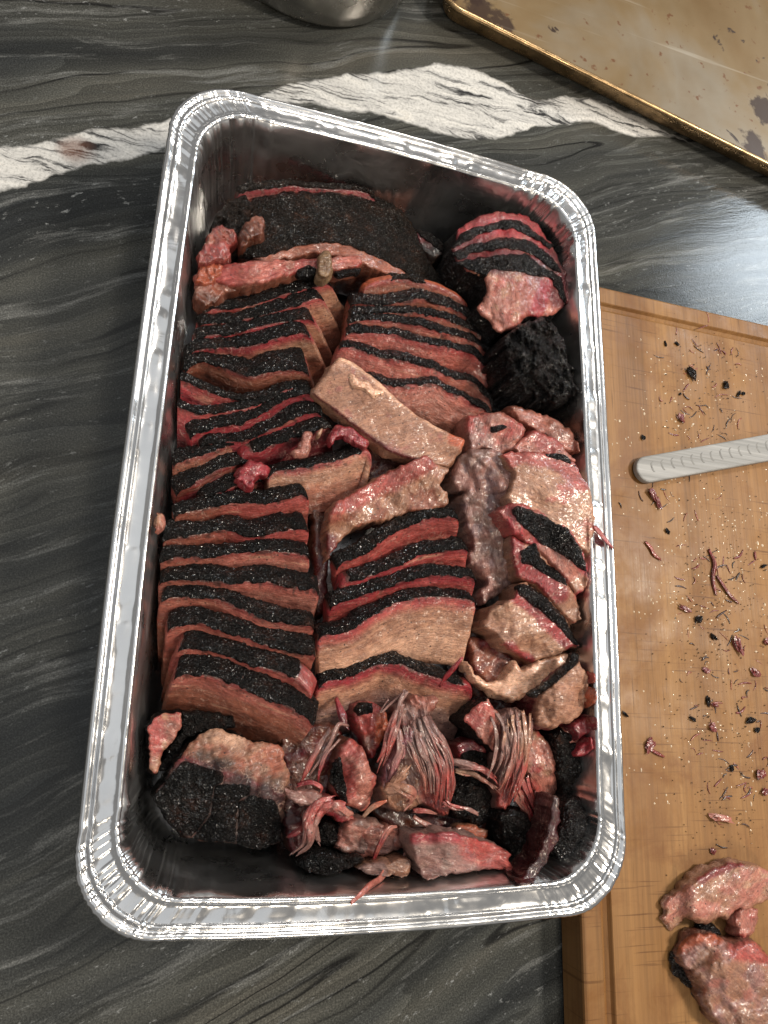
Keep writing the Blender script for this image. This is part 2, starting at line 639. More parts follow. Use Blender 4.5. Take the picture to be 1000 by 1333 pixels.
def mat_sheet():
    t = NT('baked_on_aluminium')
    v = t.coord()
    n = t.noise(v, 5, 4, .6, .5)
    c = t.ramp(n, [(.30, (.17, .098, .032)), (.46, (.22, .150, .072)), (.60, (.25, .205, .145)), (.8, (.18, .115, .05))])
    sp = t.noise(v, 62, 3, .6)
    c = t.mix(t.ramp(sp, [(.64, 0.0), (.70, .85)]), c, (.14, .05, .014))
    dk = t.noise(v, 17, 5, .6, 1.5)
    c = t.mix(t.ramp(dk, [(.655, 0.0), (.685, .92)]), c, (.030, .014, .010))
    wv = t.noise(v, 28, 5, .65)
    for pt_, rad_ in (((.094, .495), .050), ((.070, .520), .045), ((.424, .452), .032), ((.44, .50), .030)):
        loc_ = (pt_[0] - SHC[0], pt_[1] - SHC[1], .0012)
        dn_ = t.n('ShaderNodeVectorMath', operation='DISTANCE')
        t.l(v, dn_.inputs[0])
        dn_.inputs[1].default_value = loc_
        q = t.math('ADD', t.math('DIVIDE', dn_.outputs['Value'], rad_), t.math('MULTIPLY', t.math('SUBTRACT', wv, .5), 2.6))
        c = t.mix(t.ramp(q, [(.42, .9), (.62, 0.0)]), c, (.035, .015, .008))
    ln = t.coord((3, 70, 1), (0, 0, math.radians(38)))
    c = t.mix(t.ramp(t.noise(ln, 1.0, 3, .5), [(.62, 0.0), (.70, .25)]), c, (.70, .66, .58))
    t.l(c, t.b.inputs['Base Color'])
    t.b.inputs['Metallic'].default_value = .35
    r = t.ramp(t.noise(v, 12, 4, .6), [(.3, .34), (.7, .55)])
    t.l(r, t.b.inputs['Roughness'])
    t.l(t.bump(t.noise(v, 30, 4, .6), .2, .0012), t.b.inputs['Normal'])
    return t.m


M_SHEET = mat_sheet()
M_SHEETRIM = mat_simple('browned_aluminium_rim', (.40, .27, .14), .28, .85, 45, .5)
M_STEEL = mat_simple('brushed_steel', (.50, .48, .45), .24, 1.0, 30, .12)
M_NOTCH = mat_simple('grey_notch', (.17, .168, .16), .55, 0, 300, .3)
M_DROP = mat_simple('fat_droplet', (.62, .50, .36), .08, 0, 200, .2, 0, .8)

# ------------------------------------------------------------------ setting: the counter
ct = make_mesh('counter_top', [(-2, -2, 0), (2.4, -2, 0), (2.4, 2.4, 0), (-2, 2.4, 0), (-2, -2, -.03), (2.4, -2, -.03), (2.4, 2.4, -.03), (-2, 2.4, -.03)],
               [(0, 1, 2, 3), (7, 6, 5, 4), (0, 4, 5, 1), (1, 5, 6, 2), (2, 6, 7, 3), (3, 7, 4, 0)], M_STONE, smooth=False)
tag(ct, 'polished dark stone counter with flowing bands and a white quartz vein', None, None, 'structure')

# ------------------------------------------------------------------ foil pan
PW, PL, PH, R0 = .325, .527, .080, .045
HW, HL = PW / 2, PL / 2


def ring_path(n_arc=150, step=.0016):
    """stations round the rim: corner signs at both ends, fraction, outward direction, pleat weight"""
    st = []
    cs = [(1, 1), (-1, 1), (-1, -1), (1, -1)]
    for k in range(4):
        sx, sy = cs[k]
        nx, ny = cs[(k + 1) % 4]
        for i in range(n_arc):
            a = math.radians(90 * k + 90 * i / n_arc)
            st.append((sx, sy, sx, sy, 0, math.cos(a), math.sin(a), 1.0))
        L = (PW if sx != nx else PL) - 2 * R0
        n = int(L / step)
        a = math.radians(90 * k + 90)
        for i in range(n):
            f = i / n
            e = min(f, 1 - f) * L
            st.append((sx, sy, nx, ny, f, math.cos(a), math.sin(a), max(0.0, 1 - e / .026)))
    return np.array(st)


ST = ring_path()
NS = len(ST)
DIR, PLT = ST[:, 5:7], ST[:, 7]


def ring_at(ins):
    r = R0 - .36 * ins
    a, b = HW - ins - r, HL - ins - r
    c0 = ST[:, 0:2] * np.array([a, b])
    c1 = ST[:, 2:4] * np.array([a, b])
    c = c0 + (c1 - c0) * ST[:, 4:5]
    return c + DIR * r


edge = ring_at(0.0)
SL = np.concatenate([[0], np.cumsum(np.linalg.norm(np.diff(edge, axis=0), axis=1))])
z3 = np.zeros(NS)
s3 = np.stack([SL, z3, z3], -1)
PLm = sstep(.15, .75, PLT)
wrp = SL + .004 * noise(s3, 1 / .012, 33)
pleatA = noise(np.stack([wrp, z3, z3], -1), 1 / .0042, 31) * (.6 + .6 * np.abs(noise(s3, 1 / .011, 34)))
pleatB = noise(np.stack([wrp, z3, z3], -1), 1 / .0019, 32)
pleat = (1 - np.abs(pleatA) * 2.0) * .65 + pleatB * .55
wavy = noise(s3, 1 / .014, 41) + .5 * noise(s3, 1 / .006, 42)
dimple = np.clip(noise(s3, 1 / .0085, 51), -.1, 1)
slow = noise(s3, 1 / .09, 61)

# (inset mm, z mm) from outside to inside
PROF = [(2.2, -5.0), (0.7, -4.6), (0.0, -3.2), (0.2, -1.6), (0.9, -.5), (2.0, .1), (3.0, -.1), (3.9, -.9), (4.6, -1.5), (5.4, -1.3),
        (6.1, -.3), (6.8, .15), (7.5, -.4), (8.2, -1.5), (9.4, -1.9), (10.8, -2.0), (12.2, -2.0), (13.6, -1.95), (15.0, -1.85), (16.2, -1.6),
        (17.1, -.7), (17.9, -.1), (18.8, .0), (19.6, -.4), (20.2, -1.4),
        (20.7, -3.0), (21.5, -8), (22.3, -13), (23.3, -20), (24.3, -27), (25.3, -34), (26.3, -41), (27.3, -48), (28.3, -55), (29.3, -62), (30.4, -69), (31.6, -73.5),
        (33.8, -76.8), (37.0, -78.3), (41, -78.8), (46, -78.8), (51, -78.8), (56.5, -78.8)]
NP = len(PROF)
PV = np.zeros((NP, NS, 3))
for k, (ins, zz) in enumerate(PROF):
    ii = np.full(NS, ins / 1000)
    z = np.full(NS, zz / 1000)
    if k <= 24:
        fl = math.exp(-((ins - 12.5) / 4.0) ** 2)
        z = z + PLm * pleat * .00080 * (.45 + fl) + (1 - PLm) * (dimple * .0013 * fl + wavy * .00022)
        ii = ii + PLm * pleatB * .0004 + slow * .0009 * (1 - ins / 40)
        z = z + slow * .0006
    elif zz > -72:
        dn = -zz / 72
        ii = ii + PLm * (pleat + .8 * noise(np.stack([SL, np.full(NS, zz / 1000 * 1.6), z3], -1), 1 / .009, 72)) * .0020 * (1 - .45 * dn) + (1 - PLm) * wavy * .0006 + slow * .0010 * math.sin(dn * math.pi)
        ii = ii + .0009 * noise(np.stack([SL, np.full(NS, zz / 1000), z3], -1), 1 / .030, 71)
    else:
        z = z + .0005 * noise(np.stack([edge[:, 0], edge[:, 1], z3 + ins], -1), 1 / .03, 81)
        ii = ii + PLm * pleat * .0004
    bow = .0022 * (1 - PLT) * np.sin(np.pi * ST[:, 4])
    PV[k, :, :2] = ring_at(ins / 1000) + DIR * (ins / 1000 - ii + bow)[:, None]
    PV[k, :, 2] = PH + z
pan = thing('foil_pan', (0, 0, 0), 'deep rectangular aluminium foil pan with crimped corners full of sliced brisket', 'pan')


def ring_faces(k0, k1):
    F = []
    for k in range(k0, k1):
        a = (k - k0) * NS
        i = np.arange(NS)
        j = (i + 1) % NS
        F.append(np.stack([a + i, a + j, a + NS + j, a + NS + i], -1))
    return np.concatenate(F).tolist()


make_mesh('rolled_edge', PV[0:14].reshape(-1, 3), ring_faces(0, 13), M_FOIL, pan)
make_mesh('rim', PV[13:25].reshape(-1, 3), ring_faces(13, 24), M_FOIL, pan)
fw = ring_faces(24, NP - 1)
fw.append(list(range((NP - 1 - 24) * NS, (NP - 24) * NS)))
make_mesh('tray', PV[24:].reshape(-1, 3), fw, M_FOILIN, pan)

# ------------------------------------------------------------------ cutting board
BX0, BX1, BY0, BY1, BZ = .160, .585, -.43, .2125, .028


def rect_ring(i, z, r=.004, n=5):
    x0, x1, y0, y1 = BX0 + i, BX1 - i, BY0 + i, BY1 - i
    out = []
    for (cx, cy, a0) in ((x1 - r, y1 - r, 0), (x0 + r, y1 - r, 90), (x0 + r, y0 + r, 180), (x1 - r, y0 + r, 270)):
        for k in range(n + 1):
            a = math.radians(a0 + 90 * k / n)
            out.append((cx + r * math.cos(a), cy + r * math.sin(a), z))
    return out


rings = [rect_ring(.0015, .0005), rect_ring(0, .002), rect_ring(0, BZ - .0025), rect_ring(.0006, BZ - .0008), rect_ring(.002, BZ),
         rect_ring(.0150, BZ), rect_ring(.0156, BZ - .0006), rect_ring(.0170, BZ - .0030), rect_ring(.0195, BZ - .0044), rect_ring(.0220, BZ - .0030), rect_ring(.0234, BZ - .0006), rect_ring(.0240, BZ)]
nr = len(rings[0])
BV = [v for r in rings for v in r]
BF = [[0 + k for k in range(nr)][::-1]]
for k in range(len(rings) - 1):
    for i in range(nr):
        j = (i + 1) % nr
        BF.append([k * nr + i, k * nr + j, (k + 1) * nr + j, (k + 1) * nr + i])
BF.append([(len(rings) - 1) * nr + k for k in range(nr)])
bd = make_mesh('cutting_board', BV, BF, M_BOARD, None, smooth=False)
tag(bd, 'thick brown wooden cutting board with a juice groove beside the foil pan', 'cutting board')


# ------------------------------------------------------------------ pale handle on the board
def slab_from_outline(name, pts_world, z0, z1, mat, parent, bev=.002, origin=None):
    """extruded outline with rounded top edge"""
    P = np.asarray(pts_world)
    c = P.mean(0)
    n = len(P)
    d1 = np.roll(P, -1, 0) - np.roll(P, 1, 0)
    nrm = np.stack([d1[:, 1], -d1[:, 0]], -1)
    nrm /= np.linalg.norm(nrm, axis=1)[:, None]
    if ((P - c) * nrm).sum() < 0:
        nrm = -nrm
    R = []
    for ins, z in ((bev * .5, z0), (0, z0 + bev * .6), (0, z1 - bev), (bev * .3, z1 - bev * .3), (bev, z1)):
        q = P - nrm * ins
        R.append(np.concatenate([q, np.full((n, 1), z)], 1))
    V = np.concatenate(R)
    F = []
    for k in range(len(R) - 1):
        for i in range(n):
            j = (i + 1) % n
            F.append([k * n + i, k * n + j, (k + 1) * n + j, (k + 1) * n + i])
    F.append([(len(R) - 1) * n + i for i in range(n)])
    F.append([i for i in range(n)][::-1])
    o = make_mesh(name, V, F, mat, parent, origin, smooth=False)
    return o


HZ0, HZ1 = BZ + .0012, BZ + .0068
hA = U(830, 613, HZ1)[:2]
hB = U(1090, 566, HZ1)[:2]
hd = (hB - hA) / np.linalg.norm(hB - hA)
hn = np.array([-hd[1], hd[0]])
hw_ = .0110
out = []
for k in range(13):
    a = math.radians(90 + 180 * k / 12)
    out.append(hA + hd * (hw_ * 1.0 + math.cos(a) * hw_ * 1.0) + hn * math.sin(a) * hw_)
out += [hA + hd * lerp(.03, .20, f) - hn * hw_ * (1 + .10 * f) for f in np.linspace(0, 1, 8)]
out += [hA + hd * lerp(.20, .03, f) + hn * hw_ * (1 + .10 * (1 - f)) for f in np.linspace(0, 1, 8)]
hc = hA + hd * .08
hand = thing('utensil_handle', (hc[0], hc[1], HZ0), 'pale grey wooden utensil handle with a row of carved notches lying on the board', 'handle')
slab_from_outline('grip', out, HZ0, HZ1, M_HANDLE, hand, .0013, (hc[0], hc[1], HZ0))
for k in range(13):
    c = hA + hd * (.0150 + k * .0105) + hn * .0012
    arc = [(-.0046, .0012), (-.0030, .0002), (0.0, -.0002), (.0030, .0004), (.0044, .0024)]
    w = .00085
    pts = [c + hn * a + hd * (b - w) for a, b in arc] + [c + hn * a + hd * (b + w) for a, b in arc[::-1]]
    slab_from_outline('notch', pts, HZ1 - .0008, HZ1 + .00012, M_NOTCH, hand, .0001, (hc[0], hc[1], HZ0))

# ------------------------------------------------------------------ baking sheet
def sheet_ring(inset, z, r, n=12):
    pts = []
    x0, x1, y0, y1 = inset, SWID - inset, inset, SLEN - inset
    r = max(r - inset, .004)
    for (cx, cy, a0) in ((x1 - r, y1 - r, 0), (x0 + r, y1 - r, 90), (x0 + r, y0 + r, 180), (x1 - r, y0 + r, 270)):
        for k in range(n + 1):
            a = math.radians(a0 + 90 * k / n)
            lx, ly = cx + r * math.cos(a), cy + r * math.sin(a)
            w = sheet_o + sd * lx + sn * ly
            pts.append((w[0], w[1], z))
    return pts


sheet = thing('baking_sheet', (sh_c[0], sh_c[1], 0), 'rimmed aluminium baking sheet stained amber with baked on grease', 'baking sheet')


def loft_rings(name, rings, mat, parent, cap=True, org=None):
    n = len(rings[0])
    V = [v for r in rings for v in r]
    F = []
    for k in range(len(rings) - 1):
        for i in range(n):
            j = (i + 1) % n
            F.append([k * n + i, k * n + j, (k + 1) * n + j, (k + 1) * n + i])
    if cap:
        F.append([(len(rings) - 1) * n + i for i in range(n)])
    return make_mesh(name, V, F, mat, parent, org)


so = (sh_c[0], sh_c[1], 0)
loft_rings('rolled_rim', [sheet_ring(i, z, SR) for i, z in ((.0034, .0210), (.0010, .0216), (0, .0232), (.0006, .0250), (.0022, .026), (.0040, .0254), (.0050, .0235))], M_SHEETRIM, sheet, False, so)
loft_rings('tray', [sheet_ring(i, z, SR) for i, z in ((.0050, .0235), (.0085, .012), (.0115, .0045), (.0135, .0022), (.0170, .0012), (.022, .0012))], M_SHEET, sheet, True, so)
for o_ in sheet.children:
    if o_.name.startswith('tray'):
        o_.data.materials.append(M_SHEETRIM)
        for pl_ in o_.data.polygons:
            if len(pl_.vertices) == 4 and pl_.center.z > .0016:
                pl_.material_index = 1

# ------------------------------------------------------------------ steel pot at the far edge
near = U(376, 33, 0)[:2]
dd = near - CAM[:2]
dd /= np.linalg.norm(dd)
pc = near + dd * .098
prings = []
for r, z in ((.070, .0008), (.086, .0010), (.0925, .0030), (.0965, .0085), (.099, .020), (.101, .040), (.103, .070), (.105, .095), (.108, .098), (.110, .0985), (.110, .0995), (.107, .1000), (.1035, .098),
             (.1015, .070), (.0995, .04), (.0955, .012), (.085, .0045), (.06, .003)):
    prings.append([(pc[0] + r * math.cos(a), pc[1] + r * math.sin(a), z) for a in np.linspace(0, 2 * math.pi, 97)[:-1]])
pot = loft_rings('steel_bowl', prings, M_STEEL, None, True, (pc[0], pc[1], 0))
tag(pot, 'round brushed steel bowl standing on the dark counter behind the pan', 'bowl')

# ------------------------------------------------------------------ brisket: colours
PINK = srgb(160, 72, 66)
RED = srgb(146, 44, 52)
DEEP = srgb(92, 20, 28)
ROSE = srgb(166, 106, 92)
TAN = srgb(162, 118, 94)
PALE = srgb(184, 142, 116)
BROWN = srgb(134, 80, 62)
UMBER = srgb(100, 56, 40)
MAUVE = srgb(142, 104, 96)
GREY = srgb(136, 108, 100)
ORANGE = srgb(180, 92, 62)
SALM = srgb(166, 92, 80)
FATC = srgb(222, 176, 146)
BLACK = srgb(26, 22, 21)
GRP_SLICE = 'brisket slices stacked in the foil pan'
N_PIECE = [0]


def zlist(z, n):
    z = np.atleast_1d(np.asarray(z, float))
    return np.interp(np.linspace(0, 1, n), np.linspace(0, 1, len(z)), z)


def slice_piece(label, pts, z, t, lean, H, ring=7.0, cols=(PINK, TAN, BROWN), flare=(0, 0), bark=(0.0, 1.0), bark_mat=None,
                meat_mat=None, brown0=0.0, brown1=0.0, name='brisket_slice', group=GRP_SLICE, sc=None, off=(0, 0), barkd=2.0, rough=1.0,
                top_col=None, side_n=1.0, wav=1.0):
    """one standing slab: PTS = the photo line where its bark meets the cut face; T thickness, H height in mm; LEAN degrees from upright"""
    N_PIECE[0] += 1
    sd_ = N_PIECE[0] * 7
    p = np.asarray(pts, float)
    if sc:
        p = np.array(off) + p * sc
    zz = zlist(z, len(p)) / 1000
    W = U(p[:, 0], p[:, 1], zz)
    L = np.linalg.norm(np.diff(W, axis=0), axis=1).sum()
    n = max(16, int(L / .0009))
    C = catmull(W, n)
    s = np.linspace(0, 1, n)
    T = np.gradient(C, axis=0)
    T[:, 2] *= .5
    T /= np.linalg.norm(T, axis=1)[:, None]
    N = np.stack([T[:, 1], -T[:, 0], 0 * s], -1)
    N /= np.linalg.norm(N, axis=1)[:, None]
    if N.mean(0) @ np.array([0.1, -1, 0]) * side_n < 0:
        N = -N
    N = N * .45 + N.mean(0) * .55
    N /= np.linalg.norm(N, axis=1)[:, None]
    Zv = np.array([0, 0, 1.0])
    th = math.radians(lean)
    D = N * math.sin(th) - Zv * math.cos(th)
    B = -(N * math.cos(th) + Zv * math.sin(th))
    t_, H_ = t / 1000, H / 1000
    # profile (w, u): up the back, over the top, down the front
    r = min(.0022, t_ * .3)
    prof = [(t_, u) for u in np.linspace(H_, r, 9)]
    nt = max(6, int((t_ - 2 * r) / .0009))
    prof += [(t_ - r * .3, r * .3)]
    prof += [(w, 0.0) for w in np.linspace(t_ - r, r, nt)]
    prof += [(r * .3, r * .3)]
    uu = np.concatenate([np.arange(r, min(.034, H_), .0010), np.linspace(min(.034, H_), H_, 5)[1:]])
    prof += [(0.0, u) for u in uu]
    prof += [(t_ * .5, H_)]
    prof = np.array(prof)
    m = len(prof)
    ed = np.minimum(s, 1 - s) * L
    slump = .0042 * (1 - np.sqrt(np.maximum(0, 1 - (1 - np.minimum(ed / .008, 1)) ** 2))) + .0011 * noise(np.stack([s * L, 0 * s, 0 * s + sd_], -1), 1 / .018, sd_ + 18)
    tv = 1 + .20 * noise(np.stack([s * L, 0 * s, 0 * s + sd_], -1), 1 / .028, sd_ + 16) + .08 * noise(np.stack([s * L, 0 * s, 0 * s + sd_], -1), 1 / .009, sd_ + 17)
    # loft with closed rounded ends
    endk = 7
    stat = [(0, k / endk) for k in range(endk)] + [(i, 1.0) for i in range(n)] + [(n - 1, k / endk) for k in range(endk - 1, -1, -1)]
    wc, uc = t_ / 2, H_ * .5
    V = np.zeros((len(stat), m, 3))
    UU = np.zeros((len(stat), m))
    WW = np.zeros((len(stat), m))
    SS = np.zeros((len(stat), m))
    Tm = (C[-1] - C[0]) / np.linalg.norm(C[-1] - C[0])
    for q, (i, k) in enumerate(stat):
        w = (wc + (prof[:, 0] - wc) * k) * tv[i]
        u = uc + (prof[:, 1] - uc) * (k if k < 1 else 1)
        u = u + slump[i] * np.clip(1 - u / .02, 0, 1)
        outw = 0.0 if k == 1 else .0016 * math.sqrt(max(0, 1 - k * k))
        sgn = -1 if q < len(stat) / 2 else 1
        fl = (-flare[0] * max(0, 1 - 2 * s[i]) + flare[1] * max(0, 2 * s[i] - 1)) * u
        V[q] = C[i] + B[i] * w[:, None] + D[i] * u[:, None] + Tm * fl[:, None] + (T[i] * sgn * outw)[None]
        UU[q], WW[q], SS[q] = u, w, s[i]
    ns = len(stat)
    V = V.reshape(-1, 3)
    UU, WW, SS = UU.ravel(), WW.ravel(), SS.ravel()
    # faces (profile is an open strip closed through the bottom)
    ii, jj = np.meshgrid(np.arange(ns - 1), np.arange(m), indexing='ij')
    j2 = (jj + 1) % m
    F = np.stack([ii * m + jj, ii * m + j2, (ii + 1) * m + j2, (ii + 1) * m + jj], -1).reshape(-1, 4)
    nv = vnormals(V, F)
    mid = V.mean(0)
    if ((V - mid) * nv).sum() < 0:
        F = F[:, ::-1]
        nv = -nv
    vis = 1.0
    disp = .00045 * fbm(V, 1 / .006, sd_, 2) + .0008 * wav * noise(V, 1 / .024, sd_ + 3)
    fib = noise(np.stack([SS * L, UU * .3, WW * .3], -1), 1 / .0022, sd_ + 4)
    cell = worley(np.stack([SS * L, UU, WW], -1), 1 / .0034, sd_ + 6)
    disp = disp + 0.00015 * fib + .0003 * (.5 - np.minimum(cell, 1)) + .00018 * noise(np.stack([SS * L * .2, UU, WW], -1), 1 / .0016, sd_ + 8)
    V2 = V + nv * (disp * vis)[:, None]
    # colour from the depth under the bark
    nz = fbm(V, 1 / .008, sd_ + 5, 3)
    u_mm = UU * 1000 - np.interp(SS, s, slump) * 1000
    k1 = sstep(ring - 4.0, ring + 5.0, u_mm + nz * 2.4)
    k2 = sstep(ring + 8, ring + 22, u_mm + nz * 4)
    col = lerp(cols[0], cols[1], k1[:, None])
    col = lerp(col, cols[2], k2[:, None])
    col = lerp(col, RED * 1.1, (sstep(6.5, 1.5, u_mm + nz * 2.0) * .55)[:, None])
    str_ = noise(np.stack([SS * L * .12, UU, WW], -1), 1 / .0019, sd_ + 8) + .6 * noise(np.stack([SS * L * .07, UU, WW], -1), 1 / .0042, sd_ + 9)
    col = col * (1 + .26 * str_)[:, None]
    fat = sstep(.62, .80, noise(np.stack([SS * L * .10, UU, WW], -1), 1 / .0030, sd_ + 14)) * sstep(2, 4, u_mm)
    col = lerp(col, FATC * .9, (fat * .45)[:, None])
    if brown0 or brown1:
        bw = brown0 * sstep(.55, .25, SS + nz * .08) + brown1 * sstep(.5, .8, SS + nz * .08)
        col = lerp(col, lerp(BROWN, UMBER, sstep(4, 16, u_mm)[:, None]), np.clip(bw, 0, 1)[:, None])
    if bark is not None:
        fk = sstep(.15, .5, noise(V, 1 / .0021, sd_ + 30) + .5 * noise(V, 1 / .006, sd_ + 31) - np.clip((u_mm - barkd) / 7.0, -1, 3))
        fk = fk * (SS > bark[0]) * (SS < bark[1])
        col = lerp(col, UMBER * .25, (fk * .75)[:, None])
        col = lerp(col, col * np.array([.75, .6, .6]), (sstep(barkd + 2.0, barkd, u_mm) * .7)[:, None])
    if bark is not None and top_col is None:
        cov = sstep(bark[0] - .01, bark[0] + .02, SS) * sstep(bark[1] + .01, bark[1] - .02, SS) if bark != (0, 1) else 1.0
        col = lerp(col, UMBER * .3, (sstep(1.6, .5, u_mm) * .95 * cov)[:, None])
    if top_col is not None:
        tk = sstep(2.0, .4, u_mm) * (WW > t_ * .1)
        col = lerp(col, top_col, tk[:, None])
    col = col * (1 + .16 * nz)[:, None]
    base = C[n // 2] + D[n // 2] * H_
    th_ = thing(name, (base[0], base[1], max(base[2], .002)), label, 'brisket slice', group)
    org = np.array(th_.location)
    make_mesh('meat', clamp_pan(V2), F.tolist(), meat_mat or M_MEAT, th_, org, np.clip(col, 0, 1), fib=np.stack([SS * L, UU, WW + sd_ * .013], -1) * 1000)
    # bark: a ragged crust over the top of the slab
    if bark is not None:
        b0, b1 = bark
        jt0 = 9 - 1
        V3 = V.reshape(ns, m, 3)
        N3 = nv.reshape(ns, m, 3)
        sI = SS.reshape(ns, m)[:, 0]
        rows = [q for q in range(ns) if stat[q][1] == 1.0 and b0 <= sI[q] <= b1]
        # profile cells: crust depth down each side varies along the slice
        top_idx = list(range(9, 9 + nt + 2))
        widx = np.array(top_idx)
        ncell = len(widx)
        nb = 4
        BVs, edge_ = [], []
        for q in rows:
            a = np.array([s[stat[q][0]] * L, 0, sd_ * .01])
            df = (barkd + 1.7 * noise(a, 1 / .009, sd_ + 11) + 1.5 * noise(a, 1 / .0030, sd_ + 12)) / 1000
            db = (barkd * .8 + .7 * noise(a, 1 / .006, sd_ + 13)) / 1000
            i = stat[q][0]
            e = min(sI[q] - b0, b1 - sI[q]) * L
            endf = 1.0 if (b0 <= 0 and sI[q] < .5) or (b1 >= 1 and sI[q] >= .5) else float(sstep(0, .004, e))
            back = [(t_ * (1.0), max(db, .0006) * f) for f in (1.0, .66, .33)]
            front = [(0.0, max(df, .0004) * f) for f in (.33, .66, 1.0)]
            pr = [(w_0, u_0 + slump[i]) for w_0, u_0 in back + [tuple(prof[c]) for c in widx] + front]
            nn = [-1.0 if x in (0, len(pr) - 1) else 1.0 for x in range(len(pr))]
            flq = (-flare[0] * max(0, 1 - 2 * s[i]) + flare[1] * max(0, 2 * s[i] - 1))
            row = []
            for x, (w, u) in enumerate(pr):
                # outward direction in the (w,u) plane
                ow = (w - wc) / (t_ / 2)
                ou = -1.0 if u - slump[i] < .0012 else -.15
                dv = B[i] * (ow ** 3) + D[i] * ou
                dv = dv / max(np.linalg.norm(dv), 1e-6)
                amp = .0010 if nn[x] > 0 else -.0010
                row.append(np.concatenate([C[i] + B[i] * w * tv[i] + D[i] * u + Tm * flq * u, dv, [amp * endf - .0009 * (1 - endf)]]))
            BVs.append(row)
        BA = np.array(BVs)
        if len(BA) > 3:
            P3, O3, A3 = BA[..., :3], BA[..., 3:6], BA[..., 6]
            q_, w_ = P3.shape[:2]
            gran = (1.15 * np.clip(.55 - worley(P3, 1 / .0021, sd_ + 20), -.2, .5) + .55 * noise(P3, 1 / .0012, sd_ + 21) + .9 * noise(P3, 1 / .0065, sd_ + 22)) / 1000 * rough
            inner = np.ones((q_, w_))
            inner[:, 0] = inner[:, -1] = 0
            body = .0008 * wav * noise(P3, 1 / .024, sd_ + 3) + .00045 * fbm(P3, 1 / .006, sd_, 2)
            P3 = P3 + O3 * (A3 + gran * inner + body)[..., None]
            Vb = clamp_pan(P3.reshape(-1, 3), .0008)
            ii, jj = np.meshgrid(np.arange(q_ - 1), np.arange(w_ - 1), indexing='ij')
            Fb = np.stack([ii * w_ + jj, ii * w_ + jj + 1, (ii + 1) * w_ + jj + 1, (ii + 1) * w_ + jj], -1).reshape(-1, 4)
            nb_ = vnormals(Vb, Fb)
            if (nb_ * O3.reshape(-1, 3)).sum() < 0:
                Fb = Fb[:, ::-1]
            Fl = Fb.tolist()
            lo = [0 * w_ + j for j in range(w_)]
            hi = [(q_ - 1) * w_ + j for j in range(w_)]
            Fl.append(lo[::-1])
            Fl.append(hi)
            make_mesh('bark', Vb, Fl, bark_mat or M_BARK, th_, org)
    return th_


# ------------------------------------------------------------------ brisket: irregular pieces from an outline
def seg_dist(P, poly, closed=True):
    A = np.asarray(poly, float)
    Bp = np.roll(A, -1, 0) if closed else A[1:]
    A0 = A if closed else A[:-1]
    d = np.full(len(P), 1e9)
    for a, b in zip(A0, Bp):
        ab = b - a
        tt = np.clip(((P - a) @ ab) / max(ab @ ab, 1e-9), 0, 1)
        d = np.minimum(d, np.linalg.norm(P - a - tt[:, None] * ab, axis=1))
    return d


def inside(P, poly):
    A = np.asarray(poly, float)
    Bp = np.roll(A, -1, 0)
    c = np.zeros(len(P), bool)
    for a, b in zip(A, Bp):
        k = (a[1] > P[:, 1]) != (b[1] > P[:, 1])
        x = (b[0] - a[0]) * (P[:, 1] - a[1]) / (b[1] - a[1] + 1e-12) + a[0]
        c ^= k & (P[:, 0] < x)
    return c


def outline(poly, step, jit, seed):
    A = np.asarray(poly, float)
    n = int(np.linalg.norm(A - np.roll(A, -1, 0), axis=1).sum() / step)
    Q = np.vstack([A, A[:1]])
    # rounded corners: blend of the straight and the smooth outline
    seg = np.linalg.norm(np.diff(Q, axis=0), axis=1)
    cum = np.concatenate([[0], np.cumsum(seg)])
    s = np.linspace(0, cum[-1], n + 1)[:-1]
    S1 = np.stack([np.interp(s, cum, Q[:, 0]), np.interp(s, cum, Q[:, 1])], -1)
    ker = np.array([1, 2, 3, 2, 1.0]) / 9
    for k in range(2):
        S1 = sum(w * np.roll(S1, o, 0) for w, o in zip(ker, (-2, -1, 0, 1, 2)))
    d = np.roll(S1, -1, 0) - np.roll(S1, 1, 0)
    nn = np.stack([d[:, 1], -d[:, 0]], -1)
    nn /= np.maximum(np.linalg.norm(nn, axis=1), 1e-9)[:, None]
    p3 = np.concatenate([S1, np.full((len(S1), 1), seed * .7)], 1)
    j = (noise(p3, 1 / 9.0, seed) + .7 * noise(p3, 1 / 4.0, seed + 1)) * jit
    return S1 + nn * j[:, None]


def triang(poly, step, jit, seed):
    O = outline(poly, step, jit, seed)
    lo, hi = O.min(0), O.max(0)
    gx, gy = np.meshgrid(np.arange(lo[0], hi[0], step), np.arange(lo[1], hi[1], step * .87))
    gx[1::2] += step / 2
    G = np.stack([gx.ravel(), gy.ravel()], -1)
    G = G + rng.uniform(-.22, .22, G.shape) * step
    G = G[inside(G, O)]
    if len(G):
        G = G[seg_dist(G, O) > step * .55]
    P = np.vstack([O, G])
    nO = len(O)
    r = delaunay_2d_cdt([Vector(p) for p in P], [], [list(range(nO))], 1, 1e-6)
    V = np.array([(v.x, v.y) for v in r[0]])
    F = np.array([f for f in r[2] if len(f) == 3])
    a, b, c = V[F[:, 0]], V[F[:, 1]], V[F[:, 2]]
    ar = (b[:, 0] - a[:, 0]) * (c[:, 1] - a[:, 1]) - (b[:, 1] - a[:, 1]) * (c[:, 0] - a[:, 0])
    F[ar > 0] = F[ar > 0][:, ::-1]   # photo y runs down: make faces look up
    return V, F, O


